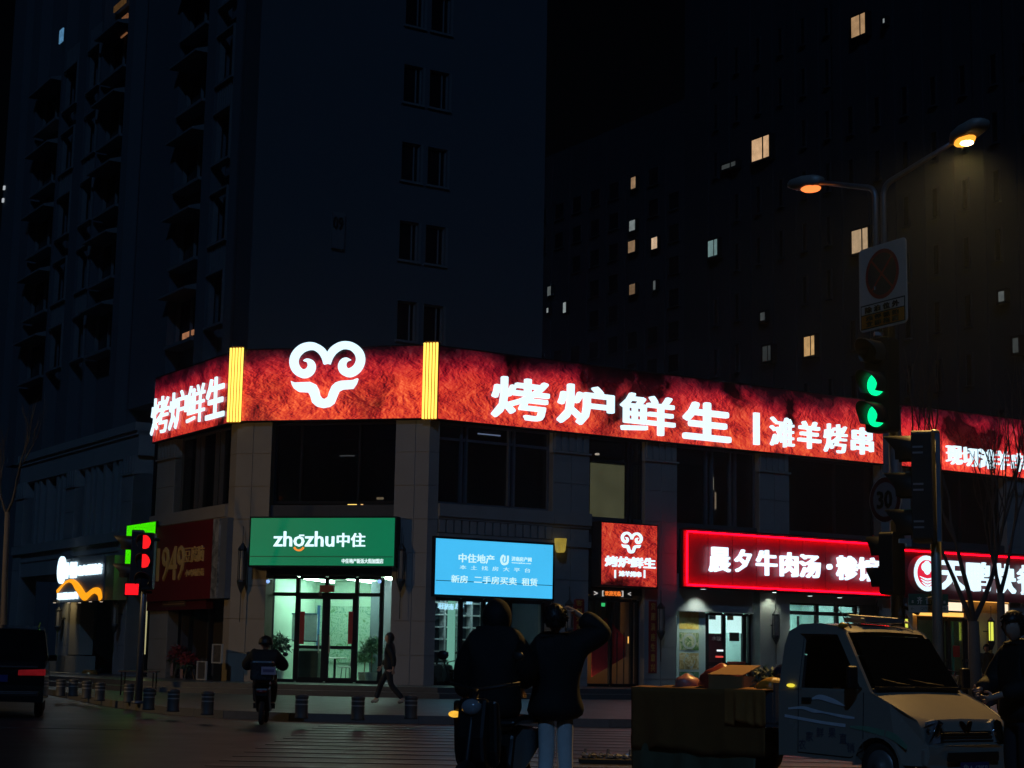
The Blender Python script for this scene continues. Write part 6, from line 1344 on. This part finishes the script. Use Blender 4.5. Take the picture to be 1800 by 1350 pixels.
for k, (x, y, rz, lab, c) in enumerate(((728, 1216, .5, "dark parked scooter nearest the green sign shop's right pillar", (.03, .03, .034)), (755, 1219, .9, "dark blue-grey parked scooter second along under the light blue sign", (.04, .045, .06)), (782, 1221, .7, "black parked scooter under the middle of the light blue sign", (.02, .02, .022)), (806, 1222, 1.0, "grey parked scooter under the light blue sign, beside the couple", (.08, .08, .085)))):
    scooter(lab, atz(x, y, .15), rz, c, SG, key="_p%d" % k)
p = aty(1700, 1150, 43); p.z = .15; scooter("dark parked scooter just right of the truck's windscreen", p, 2.2, (.03, .03, .034), SG, key="_q1")
p = aty(1722, 1150, 42); p.z = .15; scooter("parked scooter with a pale-topped box by the orange wall", p, 1.2, (.03, .03, .05), SG, key="_q2", box=mp("pale_box", (.42, .44, .52), .3))
p = aty(1735, 1150, 46); p.z = .45
person("small figure in dark clothes standing by the orange wall under the lit lantern", p, radians(150), coat=(.02, .018, .018), scale=.82, key="_far", hands=False)
# ------------------------------------------------------------------ black car at the left edge
ph = radians(14); CO = atz(2, 1263, 0.0); CO = CO+V((-.15, 0, 0))
cr = thing("parked_car", "black sport utility car seen from behind at the left edge, one red tail light visible", "car", CO, None, ph)
CP = mp("car_black", (.006, .006, .007), .14, .0, var=.2, coat=1.0)
def chw(y, z): return .93-.10*max(0, (z-1.0))*1.6-(.05 if y < .1 else 0)
tp2 = [(.06, .30), (.0, .42), (-.02, .62), (.02, .92), (.05, 1.0), (.30, 1.46), (.55, 1.66), (1.2, 1.74), (2.2, 1.68), (2.6, 1.5), (3.2, 1.08), (3.9, .98), (4.5, .82), (4.6, .4), (4.5, .30)]
m = MB(); loft(m, tp2, chw)
for sg in (1, -1):
    k = len(m.v); m.v += [V((sg*(chw(y, z)-.003), y, z)) for y, z in tp2]; m.f.append([k+i for i in range(len(tp2))])
cb2 = m.build("car_body", CP, cr, local=True)
for q in cb2.data.polygons: q.use_smooth = len(q.vertices) == 4
e = cb2.modifiers.new("split", 'EDGE_SPLIT'); e.split_angle = radians(30)
CGL = mp("car_glass", (.004, .005, .006), .05, var=.1)
MB().add([V((x, y-.012, z+.008)) for x, y, z in ((-.72, .085, 1.05), (.72, .085, 1.05), (.66, .31, 1.44), (-.66, .31, 1.44))], [(0, 1, 2, 3)]).build("rear_window", CGL, cr, local=True)
for sg in (1, -1):
    MB().prism([(.42, 1.06), (.62, 1.56), (1.3, 1.64), (2.1, 1.58), (2.9, 1.08)], lambda a, b, o: V((sg*(chw(a, b)+o), a, b)), .0, .006).build("side_window", CGL, cr, local=True)
    MB().prism([(.40, .80), (.40, .90), (.90, .92), (.90, .80)], lambda a, b, o: V((sg*a, o+.02*(a > .6), b)), -.05, -.01).build("tail_light", me("car_tail", (.6, .02, .03), .16, .5, 9), cr, local=True, bevel=.01)
    for yw in (.85, 3.6):
        w_ = torus(MB(), (sg*.80, yw, .33), .25, .085, n=24).build("wheel", TYRE, cr, local=True, smooth=True); MB().lathe([(.22, 0), (.2, .04), (.05, .06)], (sg*.82, yw, .33), 16, Matrix.Rotation(sg*pi/2, 3, 'Y')).build("rim", CHR, w_, local=True)
    MB().tube([(sg*.70, .6, 1.70), (sg*.72, 1.3, 1.80), (sg*.70, 2.1, 1.72)], .018, 6).build("roof_rail", CHR, cr, local=True)
    MB().box((sg*1.0, 2.75, 1.12), (.16, .1, .12)).build("wing_mirror", CP, cr, local=True, bevel=.02)
MB().box((0, -.035, .96), (1.5, .03, .03)).build("chrome_strip", CHR, cr, local=True); MB().box((0, -.04, .46), (1.6, .08, .10)).build("bumper_trim", mp("bumper_dark", (.02, .02, .02), .5), cr, local=True, bevel=.02); MB().box((0, -.09, .465), (1.5, .012, .02)).build("chrome_strip", CHR, cr, local=True)
MB().box((0, -.045, .74), (.44, .02, .13)).build("number_plate", mp("plate_blue", (.012, .03, .16), .35), cr, local=True)
# ------------------------------------------------------------------ clutter in front of the left shops
FR_ = mp("flower_red", (.20, .012, .012), .7, var=.5, scale=15); STW = mp("stand_wood", (.16, .10, .05), .7)
def basket(label, px, Z, h, seed, n=300):
    p = atz(px[0], px[1], Z); r = thing("flower_stand", label, "flowers", p, "opening-day flower stands")
    m = MB()
    for a in (0, 2.1, 4.2): m.tube([p+V((.24*cos(a), .24*sin(a), 0)), p+V((.04*cos(a), .04*sin(a), h*.55))], .018, 5)
    m.build("stand", STW, r); q = leafy("f", None, None, p+V((0, 0, h*.55)), .36, n, None, seed, None, h*.75, .09); q.build("flowers", FR_, r)
    g_ = leafy("f", None, None, p+V((0, 0, h*.45)), .34, n//3, None, seed+50, None, h*.5, .12); g_.build("leaves", MATS["leaf_dark"], r)
    m = MB(); m.fb(FL, *(lambda u: (u-.1, u+.1))((p-FL.O).dot(FL.d)), p.z+h*.15, p.z+h*.6, (p-FL.O).dot(FL.n)+.22, (p-FL.O).dot(FL.n)+.235); m.build("ribbon", mp("ribbon_pink", (.35, .2, .17), .6), r)
for a in (("red flower stand with a ribbon under the glowing left street sign", (152, 1194), .15, 1.5, 1), ("smaller red flower stand beside the brown pier", (170, 1197), .15, 1.2, 2), ("wide red flower stand below the 1949 sign, left", (312, 1200), .30, 1.5, 3), ("wide red flower stand below the 1949 sign, right", (330, 1203), .30, 1.2, 4)): basket(*a)
for lab, x, y in (("round gold drum on the pavement under the glowing left street sign", 157, 1200), ("round gold drum below the 1949 sign", 326, 1200)):
    p = atz(x, y, .15); d = thing("gold_drum", lab, "drum", p, "gold drums by the shops"); MB().lathe([(.22, .02), (.30, .14), (.32, .26), (.28, .40), (.22, .46)], p, 20).build("drum_body", mp("drum_gold", (.40, .20, .05), .3, .4, var=.3, scale=6), d, smooth=True); MB().lathe([(.23, .462), (.22, .475)], p, 20).build("drum_skin", mp("drum_skin", (.4, .3, .2), .7), d)
for lab, px in (("low white-framed notice board by the dark shop doorway", (346, 1162, 362, 1196)), ("taller white-framed notice board beside the left stone pillar", (373, 1132, 390, 1166))):
    u0, u1, z0, z1 = FL.bx(*px, .4); z0 = .46 if z0 < .8 else z0; r = thing("notice_board", lab, "notice board", FL.w((u0+u1)/2, .45, .4), "white-framed notice boards")
    MB().fb(FL, u0, u1, z0, z0+.04, .36, .42).fb(FL, u0, u1, z1-.04, z1, .36, .42).fb(FL, u0, u0+.05, z0+.04, z1-.04, .36, .42).fb(FL, u1-.05, u1, z0+.04, z1-.04, .36, .42).build("frame", mp("frame_white", (.42, .40, .36), .5), r); MB().fb(FL, u0+.05, u1-.05, z0+.04, z1-.04, .37, .39).build("panel", mpatch("notice_%d" % px[0], [(.03, .03, .03), (.08, .07, .06), (.2, .17, .13)], 4), r)
    MB().fb(FL, u0+.1, u1-.1, .45, z0-.001, .34, .38).build("legs", DARKM, r)
tb_ = atz(240, 1222, .15); tbl = thing("folding_table", "low dark folding table behind the left traffic light pole", "table", tb_)
MB().box(tb_+V((0, .2, .62)), (1.0, .5, .04)).build("table_top", mp("table_dark", (.05, .03, .028), .5), tbl)
for sx in (-.42, .42):
    for sy in (-.02, .42): MB().tube([tb_+V((sx, sy, 0)), tb_+V((sx, sy, .6))], .018, 6).build("leg", DARKM, tbl)
# inside the letting office: chairs, table, desk, plants
def inside(x, y, o): u, z = FC.uz(x, y, o); return FC.w(u, ZG+.02, o)
def chair(label, p, rz):
    r = thing("chair", label, "chair", p, None, rz); CWm = mp("chair_white", (.6, .62, .58), .45)
    MB().prism([(.2, .44), (-.18, .46), (-.24, .88), (-.20, .88), (-.15, .49), (.2, .47)], lambda a, b, o: V((o, a, b)), -.22, .22).build("shell", CWm, r, local=True, bevel=.02)
    for sx in (.18, -.18):
        for sy in (.16, -.16): MB().tube([(sx, sy, 0), (sx*.8, sy*.8, .45)], .014, 6).build("leg", DARKM, r, local=True)
chair("white shell chair inside the letting office, by the table", inside(611, 1180, -2.4), 1.2)
p = inside(588, 1180, -2.6); t_ = thing("round_table", "small round white table inside the letting office", "table", p)
MB().lathe([(.38, .72), (.40, .74), (.38, .76)], p, 24).build("table_top", mp("table_white", (.6, .62, .58), .4), t_); MB().tube([p, p+V((0, 0, .72))], .04, 10).lathe([(.22, 0), (.2, .03)], p, 20).build("pedestal", DARKM, t_)
p = inside(540, 1185, -2.2); dk = thing("reception_desk", "black reception desk inside the letting office, left door", "desk", p)
a = FC; u, _ = FC.uz(540, 1185, -2.2); MB().fb(FC, u-.42, u+.42, ZG+.02, 1.42, -2.5, -2.0).build("desk_body", mp("desk_black", (.02, .022, .022), .4), dk); MB().fb(FC, u-.46, u+.46, 1.425, 1.47, -2.55, -1.95).build("desk_top", mp("desk_top_white", (.5, .52, .5), .4), dk)
def plant(label, x, o, h, seed, mat, n=420):
    p = inside(x, 1190, o); r = thing("potted_plant", label, "plant", p); MB().lathe([(.16, 0), (.2, .3), (.19, .32)], p, 16).build("pot", mp("pot_grey", (.3, .3, .3), .6), r)
    MB().tube([p+V((0, 0, .3)), p+V((.02, 0, h*.6))], .02, 6).build("stem", STW, r); leafy("l", None, None, p+V((0, 0, h*.5)), .36, n, None, seed, None, h*.75, .10).build("leaves", mat, r)
LF = mp("leaf_green", (.05, .13, .05), .5, var=.4, scale=12)
plant("tall dark plant at the left window of the letting office", 488, -1.5, 1.9, 7, MATS["leaf_dark"]); plant("tall plant at the right window of the letting office", 652, -1.5, 1.8, 9, LF); plant("short plant behind the right door of the letting office", 640, -2.8, 1.3, 13, LF, 250)

#==HAZE==

# ------------------------------------------------------------------ thin haze added over the street to give the lamps a glow
hz = MB().box((0, 95, 38.5), (260, 250, 83)).build("haze", (lambda m: m)(bpy.data.materials.new("haze_air")))
hm = hz.data.materials[0]; hm.use_nodes = True; t = hm.node_tree; t.nodes.clear()
o_ = t.nodes.new("ShaderNodeOutputMaterial"); v_ = t.nodes.new("ShaderNodeVolumePrincipled")
v_.inputs["Color"].default_value = (.50, .66, 1, 1); v_.inputs["Density"].default_value = 0.0005; v_.inputs["Anisotropy"].default_value = 0.8
t.links.new(v_.outputs[0], o_.inputs["Volume"]); hz["kind"] = "stuff"
